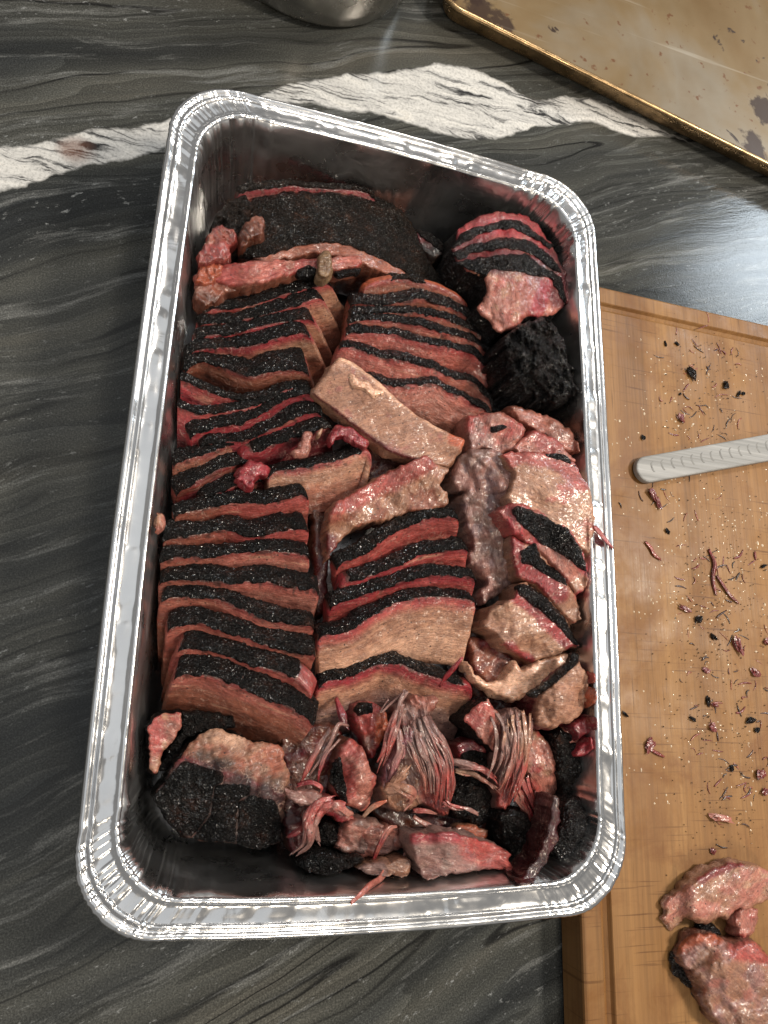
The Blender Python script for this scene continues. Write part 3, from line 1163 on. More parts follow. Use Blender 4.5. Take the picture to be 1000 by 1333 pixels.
def relief(label, poly, z, cols, name='brisket_chunk', depth=30, edge=4.0, bulge=0.0, lump=(1.0, 10), fine=.5, grain=None, crumb=None,
           tints=(), barks=(), mat=None, sc=None, off=(0, 0), step=1.7, jit=2.0, side=None, cat='brisket chunk', group='loose brisket chunks in the pan',
           side_bark=None, taper=.0, parent=None, floor=.0025, sunk=False):
    """a lump whose top follows the photo outline; Z = height in mm or control points (x, y, mm)"""
    N_PIECE[0] += 1
    sd_ = N_PIECE[0] * 11
    fine = fine * (1.0 if mat in (M_BARK, M_BARKG, M_BARKB) else .45)
    lump = (lump[0] * .85, lump[1])
    if crumb and mat not in (M_BARK, M_BARKG, M_BARKB):
        crumb = (crumb[0] * .75, crumb[1])
    if grain is None and mat in (None, M_MEAT, M_WET, M_DRY):
        grain = ((sd_ * 37) % 180, .16, 3.6)
    tr = (lambda q: (np.array(off) + np.asarray(q, float) * sc)) if sc else (lambda q: np.asarray(q, float))
    poly = tr(poly)
    if np.ndim(z) == 0:
        plane = lambda P: np.full(len(P), z / 1000)
    else:
        zc = np.array(z, float)
        zp = tr(zc[:, :2])

        def plane(P):
            w = 1.0 / (((P[:, None] - zp[None]) ** 2).sum(-1) + 60.0) ** 1.3
            return (w * zc[None, :, 2]).sum(1) / w.sum(1) / 1000
    V2, F, O = triang(poly, step, jit, sd_)
    in_pan = floor < .01
    lift = 0.0
    if in_pan and not sunk:
        lift = .75 * max(0.0, float((zmin_pan(O[:, 0], O[:, 1]) - plane(O)).max()))

    def height(P):
        d = seg_dist(P, O)
        h = plane(P) + lift
        if in_pan and not sunk:
            h = np.maximum(h, zmin_pan(P[:, 0], P[:, 1]) + .001)
        x = np.clip(d * .5 / edge, 0, 1)
        h = h - edge * .8 / 1000 * (1 - np.sqrt(np.maximum(0, 1 - (1 - x) ** 2)))
        if bulge:
            h = h + bulge / 1000 * (1 - np.exp(-d / 14.0))
        p3 = np.concatenate([P, np.full((len(P), 1), sd_ * .3)], 1)
        h = h + lump[0] / 1000 * fbm(p3, 1 / (lump[1] * 2.0), sd_, 2)
        h = h + fine / 1000 * fbm(p3, 1 / 5.0, sd_ + 4, 3)
        if grain:
            ang, amp, wl = grain[:3]
            a = math.radians(ang)
            wob = noise(p3, 1 / 22.0, sd_ + 9) * 5
            al = P[:, 0] * math.cos(a) + P[:, 1] * math.sin(a)
            ac = -P[:, 0] * math.sin(a) + P[:, 1] * math.cos(a) + wob
            g = noise(np.stack([al * .05, ac / wl, p3[:, 2]], -1), 1.0, sd_ + 6)
            g2 = noise(np.stack([al * .09, ac / wl * 2.3, p3[:, 2]], -1), 1.0, sd_ + 7)
            h = h + amp / 1000 * ((1 - 2 * np.abs(g)) * .8 + .45 * g2)
        if crumb:
            h = h + crumb[0] / 1000 * (.75 - 1.5 * np.minimum(worley(P, 1 / (crumb[1] * 2.0), sd_ + 2), 1.0))
        return h

    def colour(P, h):
        p3 = np.concatenate([P, np.full((len(P), 1), sd_ * .5)], 1)
        nz = fbm(p3, 1 / 22.0, sd_ + 15, 4)
        c = lerp(cols[0], cols[1], sstep(-.35, .45, nz)[:, None])
        if len(cols) > 2:
            c = lerp(c, cols[2], sstep(.25, .8, fbm(p3, 1 / 16.0, sd_ + 25, 3))[:, None])
        for (line, rad, tc) in tints:
            ln = tr(line)
            d = seg_dist(P, ln, False) if len(ln) > 1 else np.linalg.norm(P - ln[0], axis=1)
            k = sstep(rad * 1.25, rad * .55, d + nz * rad * .35)
            c = lerp(c, tc, k[:, None] * .92)
        if grain:
            a = math.radians(grain[0])
            al = P[:, 0] * math.cos(a) + P[:, 1] * math.sin(a)
            ac = -P[:, 0] * math.sin(a) + P[:, 1] * math.cos(a) + noise(p3, 1 / 22.0, sd_ + 9) * 5
            g = noise(np.stack([al * .05, ac / grain[2], p3[:, 2]], -1), 1.0, sd_ + 6)
            g2 = noise(np.stack([al * .09, ac / grain[2] * 2.3, p3[:, 2]], -1), 1.0, sd_ + 7)
            c = c * (1 + .22 * g + .16 * g2)[:, None]
        return c * (1 + .15 * nz)[:, None]

    h = height(V2)
    top = U(V2[:, 0], V2[:, 1], h)
    col = colour(V2, h)
    # skirt
    from collections import Counter
    E = np.concatenate([F[:, [0, 1]], F[:, [1, 2]], F[:, [2, 0]]])
    key = Counter(map(tuple, np.sort(E, 1).tolist()))
    bE = np.array([e for e in E.tolist() if key[tuple(sorted(e))] == 1])
    bv = np.unique(bE)
    remap = {v: i for i, v in enumerate(bv)}
    V = [top]
    Cc = [col]
    faces = F.tolist()
    prev = {v: v for v in bv}
    cen = top[bv].mean(0)
    nk = 7
    base = len(top)
    sidec = side if side is not None else cols[0] * .8
    zb = np.maximum(top[bv][:, 2] - depth / 1000, floor)
    for k in range(1, nk + 1):
        f = k / nk
        q = top[bv].copy()
        q[:, 2] = lerp(q[:, 2], zb, f)
        dirv = q[:, :2] - cen[:2]
        ln_ = np.maximum(np.linalg.norm(dirv, axis=1), 1e-6)[:, None]
        offv = .0013 * math.sin(f * math.pi) + taper * .012 * f
        offv = offv + .0016 * fbm(q, 1 / .007, sd_ + 40, 3)
        q[:, :2] += dirv / ln_ * np.asarray(offv)[:, None]
        V.append(q)
        Cc.append(np.repeat(sidec[None], len(bv), 0) * (1 + .2 * fbm(q, 1 / .006, sd_ + 41, 2))[:, None])
        cur = {v: base + i for i, v in enumerate(bv)}
        for a, b in bE:
            faces.append([prev[b], prev[a], cur[a], cur[b]])
        prev = cur
        base += len(bv)
    V = np.concatenate(V)
    if in_pan:
        k0 = 0 if sunk else len(top)
        V[k0:] = clamp_pan(V[k0:])
    Cc = np.clip(np.concatenate(Cc), 0, 1)
    if parent is None:
        cz = float(zb.min())
        th_ = thing(name, (cen[0], cen[1], cz), label, cat, group)
    else:
        th_ = parent
    org = np.array(th_.location)
    fm = None
    mats = [mat or M_MEAT]
    if side_bark:
        mats.append(side_bark)
        fm = [0] * len(F) + [1] * (len(faces) - len(F))
    fb_ = np.zeros((len(V), 3))
    ga = math.radians(grain[0]) if grain else 0.0
    q3 = np.concatenate([V2, np.full((len(V2), 1), sd_ * .3)], 1)
    wob_ = noise(q3, 1 / 22.0, sd_ + 9) * 5
    fb_[:len(V2), 0] = (V2[:, 0] * math.cos(ga) + V2[:, 1] * math.sin(ga)) * .5
    fb_[:len(V2), 1] = (-V2[:, 0] * math.sin(ga) + V2[:, 1] * math.cos(ga) + wob_) * .5
    fb_[:, 2] = sd_ * 3.1
    nb_ = len(bv)
    for k in range(nk):
        sl_ = slice(len(V2) + k * nb_, len(V2) + (k + 1) * nb_)
        fb_[sl_, :2] = fb_[bv, :2]
        fb_[sl_, 2] = sd_ * 3.1 + (k + 1) * depth / nk
    make_mesh('meat', V, faces, mats, th_, org, Cc, fmat=fm, fib=fb_)
    for bk in barks:
        pl, bm = bk[0], (bk[1] if len(bk) > 1 and bk[1] else M_BARK)
        th_k = bk[2] if len(bk) > 2 else 1.3
        Vb, Fb, Ob = triang(tr(pl), max(1.5, step * .8), 1.6, sd_ + 60)
        hb = height(Vb)
        d = seg_dist(Vb, Ob)
        p3 = np.concatenate([Vb, np.full((len(Vb), 1), sd_ * .3)], 1)
        rgh = (1.0 * np.clip(.6 - worley(Vb, 1 / 4.2, sd_ + 61), -.2, .6) + .5 * noise(p3, 1 / 2.4, sd_ + 62) + .8 * noise(p3, 1 / 12.0, sd_ + 63))
        x = np.clip(d / 3.0, 0, 1)
        hb = hb + (th_k * (np.sqrt(np.maximum(0, 1 - (1 - x) ** 2)) - .1) + rgh * x * 1.0) / 1000
        tb = U(Vb[:, 0], Vb[:, 1], hb)
        E = np.concatenate([Fb[:, [0, 1]], Fb[:, [1, 2]], Fb[:, [2, 0]]])
        key = Counter(map(tuple, np.sort(E, 1).tolist()))
        be = [e for e in E.tolist() if key[tuple(sorted(e))] == 1]
        bvv = np.unique(np.array(be))
        mp = {v: len(tb) + i for i, v in enumerate(bvv)}
        low = tb[bvv].copy()
        low[:, 2] -= .0035
        fb = Fb.tolist() + [[b, a, mp[a], mp[b]] for a, b in be]
        make_mesh('bark', np.concatenate([tb, low]), fb, bm, th_, org)
    return th_


def tube_mesh(pts, z, rad, seed, flat=.7, c0=PINK, c1=MAUVE, taper=(.7, .5), nseg=18, sc=None, off=(0, 0)):
    p = np.asarray(pts, float)
    if sc:
        p = np.array(off) + p * sc
    W = U(p[:, 0], p[:, 1], zlist(z, len(p)) / 1000)
    L = np.linalg.norm(np.diff(W, axis=0), axis=1).sum()
    n = max(10, int(L / .0012))
    C = catmull(W, n)
    C = C + .0006 * np.stack([noise(C, 1 / .010, seed + k) for k in range(3)], -1)
    s = np.linspace(0, 1, n)
    T = np.gradient(C, axis=0)
    T /= np.linalg.norm(T, axis=1)[:, None]
    up = np.array([0.25, 0.2, 1.0])
    S = np.cross(T, up)
    S /= np.linalg.norm(S, axis=1)[:, None]
    Up = np.cross(S, T)
    r = rad / 1000 * lerp(taper[0], 1, sstep(0, .35, s)) * lerp(taper[1], 1, sstep(1, .6, s))
    r = r * (1 + .30 * noise(C, 1 / .007, seed + 9))
    V = []
    for k in range(nseg):
        a = 2 * math.pi * k / nseg
        tw = a * 3.2 + s * 1.2
        ang = np.stack([np.cos(a + 0 * s) * 2.6, np.sin(a + 0 * s) * 2.6, s * L * 55], -1)
        rr = r * (1 + .55 * noise(ang, 1.0, seed + 5) + .25 * noise(ang * np.array([2.3, 2.3, 1.4]), 1.0, seed + 6))
        fr = rad / 1000 * 1.3 * (noise(np.array([math.cos(a) * 2, math.sin(a) * 2, 0.3]), 1.0, seed + 7)) * (sstep(.88, 1, s) - sstep(.12, 0, s))
        V.append(C + (S * math.cos(a) + Up * math.sin(a) * flat) * rr[:, None] + T * fr[:, None])
    V = np.stack(V, 1).reshape(-1, 3)
    ii, jj = np.meshgrid(np.arange(n - 1), np.arange(nseg), indexing='ij')
    j2 = (jj + 1) % nseg
    F = np.stack([ii * nseg + jj, ii * nseg + j2, (ii + 1) * nseg + j2, (ii + 1) * nseg + jj], -1).reshape(-1, 4)
    nv = vnormals(V, F)
    if (nv * (V - np.repeat(C, nseg, 0))).sum() < 0:
        F = F[:, ::-1]
    F = F.tolist()
    F.append(list(range(nseg)))
    F.append(list(range((n - 1) * nseg, n * nseg))[::-1])
    sr = np.repeat(s, nseg)
    nz = noise(V, 1 / .006, seed + 12)
    col = lerp(np.asarray(c0), np.asarray(c1), sstep(.2, .8, sr + nz * .25)[:, None]) * (1 + .22 * nz)[:, None]
    fibc = np.stack([sr * L * 1000, np.tile(np.cos(np.arange(nseg) * 2 * math.pi / nseg), n) * rad * 1.3, np.tile(np.sin(np.arange(nseg) * 2 * math.pi / nseg), n) * rad * 1.3 + seed], -1)
    return V, F, np.clip(col, 0, 1), fibc


def strand(label, pts, z, rad, c0=PINK, c1=MAUVE, sc=None, off=(0, 0), parent=None, name='meat_strand', group='loose pulled strands on the pile', mat=None, taper=(.7, .5), flat=.6):
    N_PIECE[0] += 1
    V, F, col, fibc = tube_mesh(pts, z, rad, N_PIECE[0] * 5, flat, c0, c1, taper, sc=sc, off=off)
    if parent is not None:
        return make_mesh('strand', V, F, mat or M_WET, parent, np.array(parent.location), col, fib=fibc)
    c = V.mean(0)
    c[2] = V[:, 2].min()
    o = make_mesh(name, V, F, mat or M_WET, None, c, col, fib=fibc)
    return tag(o, label, 'meat strand', group)

# ================================================================== the brisket in the pan
ORD = ['first', 'second', 'third', 'fourth', 'fifth', 'sixth', 'seventh', 'eighth', 'ninth']
# ---- stack along the long wall by the bare counter (eight slices)
ZA = dict(sc=.3, off=(180, 580))
A_ = [
    ([(155, 290), (280, 265), (400, 234), (560, 240), (660, 215), (735, 197)], (52, 57, 58), 10, 38, dict(brown0=.85, cols=(PINK, SALM, BROWN), ring=12)),
    ([(105, 395), (250, 385), (390, 362), (490, 385), (600, 365), (740, 342)], (52, 58, 59), 12.5, 38, dict(brown0=.8, cols=(PINK, SALM, BROWN), ring=12)),
    ([(88, 475), (250, 475), (400, 462), (520, 450), (640, 455), (748, 468)], (54, 59, 59), 10, 40, dict(brown0=.6, cols=(SALM, ROSE * .85, BROWN), ring=9)),
    ([(95, 572), (250, 570), (400, 585), (560, 582), (700, 610), (790, 622)], (55, 60, 60), 11.5, 40, dict(brown0=.6, cols=(SALM, ROSE * .85, BROWN), ring=9)),
    ([(103, 655), (300, 652), (420, 690), (520, 730), (640, 765), (770, 770)], (55, 61, 60), 11.5, 38, dict(brown0=.55, brown1=.3, ring=10, cols=(SALM, SALM, BROWN))),
    ([(130, 785), (250, 765), (350, 790), (480, 832), (600, 870), (775, 895)], (57, 62, 60), 13, 36, dict(brown0=.3, brown1=.5, ring=9, cols=(SALM, SALM, BROWN))),
    ([(185, 860), (300, 880), (420, 912), (520, 950), (615, 978), (690, 1010), (765, 1080)], (60, 63, 59), 13, 36, dict(brown0=.3, bark=(0, .84), cols=(SALM, PINK, BROWN))),
    ([(165, 985), (300, 992), (430, 1030), (560, 1085), (680, 1140), (775, 1195)], (62, 65, 60), 15, 37, dict(cols=(SALM, BROWN, UMBER), ring=12, brown0=.15)),
]
for k, (p, z, t, le, kw) in enumerate(A_):
    slice_piece(ORD[len(A_) - 1 - k] + ' slice up from the charred corner chunk in the eight-slice stack', p, z, t, le, 58, **{**dict(barkd=2.5), **ZA, **kw})

# ---- middle stack (five barked slices under a bare one)
ZB = dict(sc=.3, off=(380, 560))
B_ = [
    ([(192, 577), (300, 530), (420, 446), (540, 393), (640, 371), (728, 365)], (58, 64, 66), 8.5, 40, dict(cols=(PINK, PINK, ROSE), barkd=2.6)),
    ([(215, 650), (300, 635), (420, 588), (540, 537), (650, 512), (766, 496)], (58, 64, 66), 10, 42, dict(cols=(RED, PINK, ROSE), bark=(.04, 1), barkd=2.8)),
    ([(165, 742), (300, 706), (450, 661), (560, 632), (680, 621), (805, 630)], (58, 65, 67), 9.5, 42, dict(cols=(RED, PINK, ROSE), barkd=2.8)),
    ([(115, 883), (240, 862), (340, 802), (440, 747), (560, 716), (680, 716), (808, 732)], (59, 66, 68), 11.5, 58, dict(cols=(PINK, TAN, PALE), ring=8, flare=(0, -.1))),
    ([(120, 1085), (240, 1062), (370, 1013), (460, 1007), (560, 1047), (700, 1090), (795, 1110)], (50, 55, 53), 9.5, 50, dict(cols=(RED, TAN, GREY), ring=9, bark=(0, .93))),
]
for k, (p, z, t, le, kw) in enumerate(B_):
    slice_piece([
        'thin red slice right under the bare propped slice in the middle stack',
        'second barked slice below the bare propped slice in the middle stack',
        'third barked slice with thin bark just above the big tan face',
        'brisket slice showing the largest bare tan face in the middle stack',
        'bottom slice of the middle stack with grey fat over the shreds'][k], p, z, t, le, 50, **{**ZB, **kw})
relief('bare pink edged slice propped on top of the middle stack', [(172, 330), (300, 255), (430, 175), (572, 108), (640, 150), (682, 172), (655, 215), (640, 245), (676, 268), (672, 325), (600, 345), (520, 352), (430, 392), (350, 400), (270, 425), (200, 485), (160, 560), (150, 470)],
       [(172, 330, 62), (572, 110, 74), (670, 200, 70), (600, 340, 62), (430, 390, 56), (200, 480, 50)], (TAN, BROWN, TAN), name='brisket_slice', cat='brisket slice', group=GRP_SLICE,
       depth=24, edge=2.0, lump=(2.0, 9), fine=.7, mat=M_WET, tints=[([(180, 350), (400, 230), (585, 135)], 15, PINK), ([(160, 500), (190, 560)], 14, DEEP)], sc=.3, off=(380, 560))

# ---- the long bare slice lying diagonally
relief('long bare tan slice lying diagonally across the stacks with a pale fat edge', [(406, 512), (424, 486), (441, 464), (462, 473), (494, 497), (518, 521), (545, 542), (572, 558), (606, 572), (598, 590), (584, 608), (545, 601), (506, 587), (470, 561), (434, 532)],
       [(441, 464, 74), (406, 512, 67), (494, 497, 74), (470, 561, 66), (606, 572, 72), (584, 608, 66)], (TAN, TAN * .88, ROSE * .85), name='brisket_slice', cat='brisket slice', group=GRP_SLICE, depth=14, edge=1.6,
       lump=(.8, 10), fine=.35, tints=[([(441, 462), (470, 476), (520, 520), (572, 556)], 6, FATC), ([(404, 516), (434, 536), (470, 564), (506, 590), (560, 608)], 6, DEEP), ([(590, 572), (604, 578)], 9, ORANGE)], mat=M_MEAT, jit=.7)
relief('small flake of pale fat stuck on the diagonal bare slice', [(460, 487), (468, 497), (478, 496), (487, 506), (499, 507), (499, 514), (484, 515), (474, 505), (463, 505), (456, 494)], 75.3, (FATC, FATC * .85), depth=2.5, edge=1.0, lump=(.5, 4), fine=.6, step=1.2, jit=1.2, mat=M_FAT, name='fat_flake', cat='fat scrap', group=None)

# ---- jumbled slices between the upper and the eight-slice stack
ZC = dict(sc=.3, off=(215, 480))
C_ = [
    ('pink faced slice tucked beneath the brown underside of the upper stack', [(40, 20), (100, 48), (160, 78), (250, 108), (340, 126), (450, 110), (560, 75)], (52, 56, 60), 6, 42, 45, dict(cols=(PINK, RED, DEEP), barkd=2.2)),
    ('second pink faced slice of the jumbled fan against the pan wall', [(35, 140), (130, 178), (250, 172), (380, 152), (480, 105), (560, 60)], (54, 58, 64), 7, 44, 45, dict(cols=(PINK, RED, DEEP), barkd=2.8)),
    ('blackened slice with wide bark below the pink faces of the fan', [(105, 275), (200, 252), (300, 226), (420, 180), (520, 118), (600, 92), (650, 95)], (55, 60, 66), 16, 36, 45, dict(cols=(RED, DEEP, DEEP), barkd=3.4)),
    ('dark red slice in the jumbled fan under the long bare slice', [(150, 318), (310, 300), (450, 262), (560, 208), (640, 175), (690, 180)], (53, 58, 64), 14, 36, 45, dict(cols=(RED, DEEP, DEEP), barkd=3.2)),
    ('crusted slice beside the small pale shards of the jumbled fan', [(330, 372), (450, 330), (560, 290), (640, 262), (720, 232)], (54, 58, 62), 15, 36, 40, dict(cols=(RED * .8, DEEP, DEEP), barkd=3.2, bark=(.1, 1))),
    ('slice with a broad tan crumbly face above the eight-slice stack', [(445, 440), (600, 414), (740, 385), (860, 352), (905, 372)], (56, 60, 62), 12, 56, 36, dict(cols=(PINK, TAN, BROWN), ring=4, meat_mat=M_DRY, barkd=2.4, bark=(0, .9))),
    ('brown faced end piece of the jumbled fan touching the pan wall', [(30, 395), (130, 372), (220, 340), (295, 315), (380, 300)], (50, 55, 54, 46), 12, 42, 42, dict(cols=(BROWN, BROWN, UMBER), barkd=2.2)),
    ('blackened end piece below the brown face in the jumbled fan', [(40, 520), (130, 480), (210, 440), (300, 410), (390, 395)], (48, 53, 54, 48), 15, 38, 42, dict(cols=(UMBER, DEEP, UMBER), barkd=2.6)),
    ('short blackened stub between jumbled fan and eight-slice stack', [(150, 560), (230, 530), (320, 490), (420, 470)], (50, 53, 53, 46), 12, 36, 40, dict(cols=(DEEP, UMBER, UMBER), barkd=2.6)),
]
for lab, p, z, t, le, H, kw in C_:
    slice_piece(lab, p, z, t, le, H, **{**ZC, **kw})
relief('torn bright red scrap on the jumbled fan beside the tan face', [(318, 450), (350, 410), (410, 405), (450, 425), (445, 462), (400, 462), (385, 500), (350, 522), (325, 490)], 58, (RED, RED, ORANGE * .8), depth=9, edge=1.4, lump=(1.6, 5), fine=2.0, jit=3.0, mat=M_WET, sc=.3, off=(215, 480), step=1.5, name='meat_scrap', cat='meat scrap', group='torn scraps on the pile')
for lab, pl, c, z in (('narrow pale pink shard on the blackened fan', [(600, 275), (638, 272), (628, 330), (618, 372), (560, 370), (555, 350), (590, 345)], ROSE, 66), ('tiny tan shard beside the pale pink one on the fan', [(655, 275), (685, 252), (682, 285), (660, 298)], PALE, 67),
                      ('curled red scrap at the fan end under the long bare slice', [(710, 300), (750, 255), (800, 250), (880, 310), (875, 345), (830, 330), (780, 290), (740, 300), (725, 335)], RED, 66)):
    relief(lab, pl, z, (c, c * .8, c), depth=6, edge=1.2, lump=(.8, 3), fine=.8, mat=M_WET, sc=.3, off=(215, 480), step=1.5, jit=.8, name='meat_scrap', cat='meat scrap', group='torn scraps on the pile')

# ---- upper stack beside the wall, bark facing up
ZE = dict(sc=.26, off=(220, 340))
E_ = [
    ('hindmost crusted slice of the upper wall stack beside the pink bar', [(170, 235), (330, 225), (450, 205), (560, 165), (680, 130), (800, 96)], (50, 55, 60), 9.5, 30, 50, dict(cols=(PINK, TAN, BROWN), flare=(0, .45), barkd=1.6)),
    ('second crusted slice from the pink bar in the upper wall stack', [(150, 305), (300, 300), (440, 268), (540, 245), (660, 205), (760, 170)], (50, 57, 62), 9.5, 30, 52, dict(cols=(PINK, TAN, BROWN), flare=(0, .45), barkd=1.6)),
    ('third crusted slice from the pink bar in the upper wall stack', [(135, 375), (280, 358), (420, 330), (560, 300), (650, 280), (710, 272)], (50, 58, 63), 9.5, 30, 52, dict(cols=(RED, TAN, BROWN), flare=(0, .5), barkd=1.4)),
    ('fourth crusted slice from the pink bar, red line under its bark', [(110, 440), (250, 425), (400, 420), (520, 385), (620, 352), (690, 348)], (52, 59, 64), 10.5, 30, 52, dict(cols=(RED, TAN, BROWN), flare=(0, .5), barkd=1.6)),
    ('front slice of the upper wall stack with brown underside and widest bark', [(80, 535), (165, 492), (260, 512), (330, 545), (410, 566), (480, 556), (560, 538), (690, 536)], (50, 58, 64), 20, 28, 48, dict(cols=(BROWN, UMBER, UMBER), flare=(0, .4), barkd=2.2)),
]
for lab, p, z, t, le, H, kw in E_:
    slice_piece(lab, p, z, t, le, H, **{**ZE, **kw})

# ---- upper middle stack with thin slices
ZF = dict(sc=.25, off=(430, 330))
F_ = [
    ('orange topped slice at the back of the thin-slice stack', [(175, 165), (280, 140), (400, 125), (520, 150), (640, 200), (730, 275)], (58, 63, 50), 9, 40, 46, dict(cols=(BROWN, BROWN, UMBER), bark=(.22, .55), top_col=ORANGE)),
    ('second slice from the back of the thin-slice stack with broad bark', [(110, 245), (250, 250), (380, 240), (480, 232), (600, 262), (720, 320), (835, 400)], (58, 64, 47), 13, 34, 48, dict(cols=(BROWN, BROWN, UMBER), bark=(0, .86), barkd=2.4)),
    ('third slice from the back of the thin-slice stack', [(108, 293), (250, 298), (400, 292), (520, 306), (620, 335), (740, 395), (850, 470)], (58, 64, 46), 7, 38, 48, dict(cols=(BROWN, BROWN, UMBER), brown1=.6, barkd=2.8)),
    ('fourth slice from the back of the thin-slice stack', [(100, 338), (250, 340), (380, 350), (500, 372), (620, 404), (740, 450), (860, 530)], (58, 65, 47), 8, 38, 48, dict(cols=(SALM, BROWN, UMBER), brown1=.5, barkd=2.8)),
    ('fifth slice from the back of the thin-slice stack, wide pink face', [(90, 388), (200, 397), (330, 404), (450, 437), (560, 464), (680, 494), (790, 540), (900, 690)], (58, 66, 46), 9, 46, 46, dict(cols=(PINK, SALM, BROWN), bark=(0, .86), barkd=2.6)),
    ('sixth slice from the back of the thin-slice stack', [(60, 458), (180, 492), (300, 522), (420, 553), (540, 584), (640, 622), (760, 668), (865, 770)], (58, 66, 48), 9, 46, 44, dict(cols=(PINK, SALM, BROWN), brown1=.7, barkd=3.2)),
    ('front slice of the thin-slice stack behind the long bare slice', [(180, 622), (300, 660), (420, 667), (540, 655), (640, 715), (740, 765), (850, 820)], (56, 64, 52), 11, 50, 44, dict(cols=(SALM, ROSE, BROWN), barkd=3.0)),
]
for lab, p, z, t, le, H, kw in F_:
    slice_piece(lab, p, z, t, le, H, bark_mat=M_BARKB if 'orange' in lab else M_BARKG, **{**ZF, **kw})

# ---- big unsliced flat at the far end
relief('large unsliced brisket end with broad black bark at the far wall', [(312, 330), (318, 300), (316, 275), (330, 258), (380, 250), (440, 252), (490, 258), (520, 272), (540, 300), (556, 338), (580, 372), (600, 400), (560, 385), (520, 362), (470, 345), (440, 333), (400, 332), (350, 345)],
       [(330, 262, 44), (440, 256, 48), (500, 262, 42), (420, 310, 60), (350, 320, 56), (540, 320, 40), (590, 390, 38), (460, 335, 60)], (BROWN, UMBER), depth=44, edge=3, lump=(1.0, 14), fine=.4, side=UMBER,
       barks=[([(310, 333), (316, 298), (315, 274), (330, 257), (380, 249), (440, 251), (492, 257), (523, 272), (543, 300), (558, 338), (582, 374), (602, 402), (560, 378), (520, 350), (480, 330), (440, 316), (405, 317), (375, 325), (345, 336)], M_BARKB, 1.6)],
       name='brisket_end', cat='brisket chunk', tints=[([(350, 340), (400, 326), (440, 325), (500, 345), (540, 365)], 10, BROWN * 1.25)])
slice_piece('thin slice wedged between the far wall and the unsliced end', [(310, 246), (345, 243), (390, 241), (440, 244), (490, 252)], (47, 51, 48), 8, 34, 44, cols=(RED * .7, UMBER, UMBER), bark_mat=M_BARKB, barkd=1.6)
relief('dark torn bark lump between the far wall corner and the unsliced end', [(268, 322), (276, 300), (284, 276), (300, 258), (322, 254), (330, 272), (322, 300), (306, 336), (282, 338)], [(275, 310, 44), (300, 270, 46), (320, 300, 54)], (BLACK, UMBER), mat=M_BARKB, depth=44, edge=3, lump=(3, 7), fine=1.6, crumb=(1.6, 5), step=1.5, jit=3)
relief('pink bar of brisket without bark lying across the stack tops', [(268, 352), (296, 343), (340, 338), (385, 339), (412, 336), (440, 333), (470, 332), (471, 346), (440, 352), (405, 350), (375, 357), (340, 368), (300, 372), (280, 366)],
       [(280, 358, 56), (340, 350, 63), (405, 345, 65), (470, 340, 63)], (PINK, SALM, ROSE * .9), depth=16, edge=1.4, lump=(1.2, 6), fine=.7, grain=(-8, .8, 5), jit=2.0, barks=[([(385, 352), (404, 345), (412, 352), (408, 360), (388, 362)],), ([(434, 354), (456, 348), (472, 349), (470, 356), (440, 360)],)], name='brisket_slice', cat='brisket slice', group=GRP_SLICE, side=BROWN)
relief('small grey brown cube of fat standing on the pink bar', [(415, 332), (425, 325), (431, 330), (432, 356), (424, 362), (414, 358)], 73, (srgb(134, 108, 78), srgb(112, 86, 58)), depth=10, edge=1.6, lump=(.8, 3), fine=.6, step=1.5, name='fat_cube', cat='fat scrap', jit=.6, group=None)
for lab, pl, c, z in (('crumbled orange pink scrap against the far corner of the wall', [(262, 322), (272, 300), (288, 292), (306, 300), (309, 316), (296, 326), (302, 334), (288, 338), (270, 345), (258, 343)], (PINK * .8, BROWN), 60),
                      ('flaky rose scrap below the orange one by the wall', [(258, 348), (280, 340), (292, 346), (284, 362), (270, 372), (256, 366)], (SALM, ORANGE * .7), 57),
                      ('charred orange scrap beside the upper wall stack', [(256, 372), (276, 366), (300, 366), (310, 378), (288, 386), (268, 400), (254, 392)], (UMBER, BROWN), 54),
                      ('brown torn flap on the bark of the unsliced end', [(318, 292), (330, 282), (344, 286), (342, 304), (330, 312), (316, 318), (312, 306)], (UMBER, BROWN), 64)):
    relief(lab, pl, z, c, depth=14, edge=2, lump=(2.4, 5), fine=1.3, grain=(60, 1.2, 5), jit=3.4, mat=M_WET, step=1.5, name='meat_scrap', cat='meat scrap', group='torn scraps on the pile')
relief('short blackened scrap in the dark gap at the far wall', [(540, 300), (556, 304), (574, 318), (580, 330), (566, 336), (548, 326)], 40, (DEEP, BLACK), depth=30, edge=2, lump=(1.5, 6), side=BLACK, barks=[([(541, 298), (558, 302), (577, 316), (582, 330), (570, 326), (552, 312)],)])

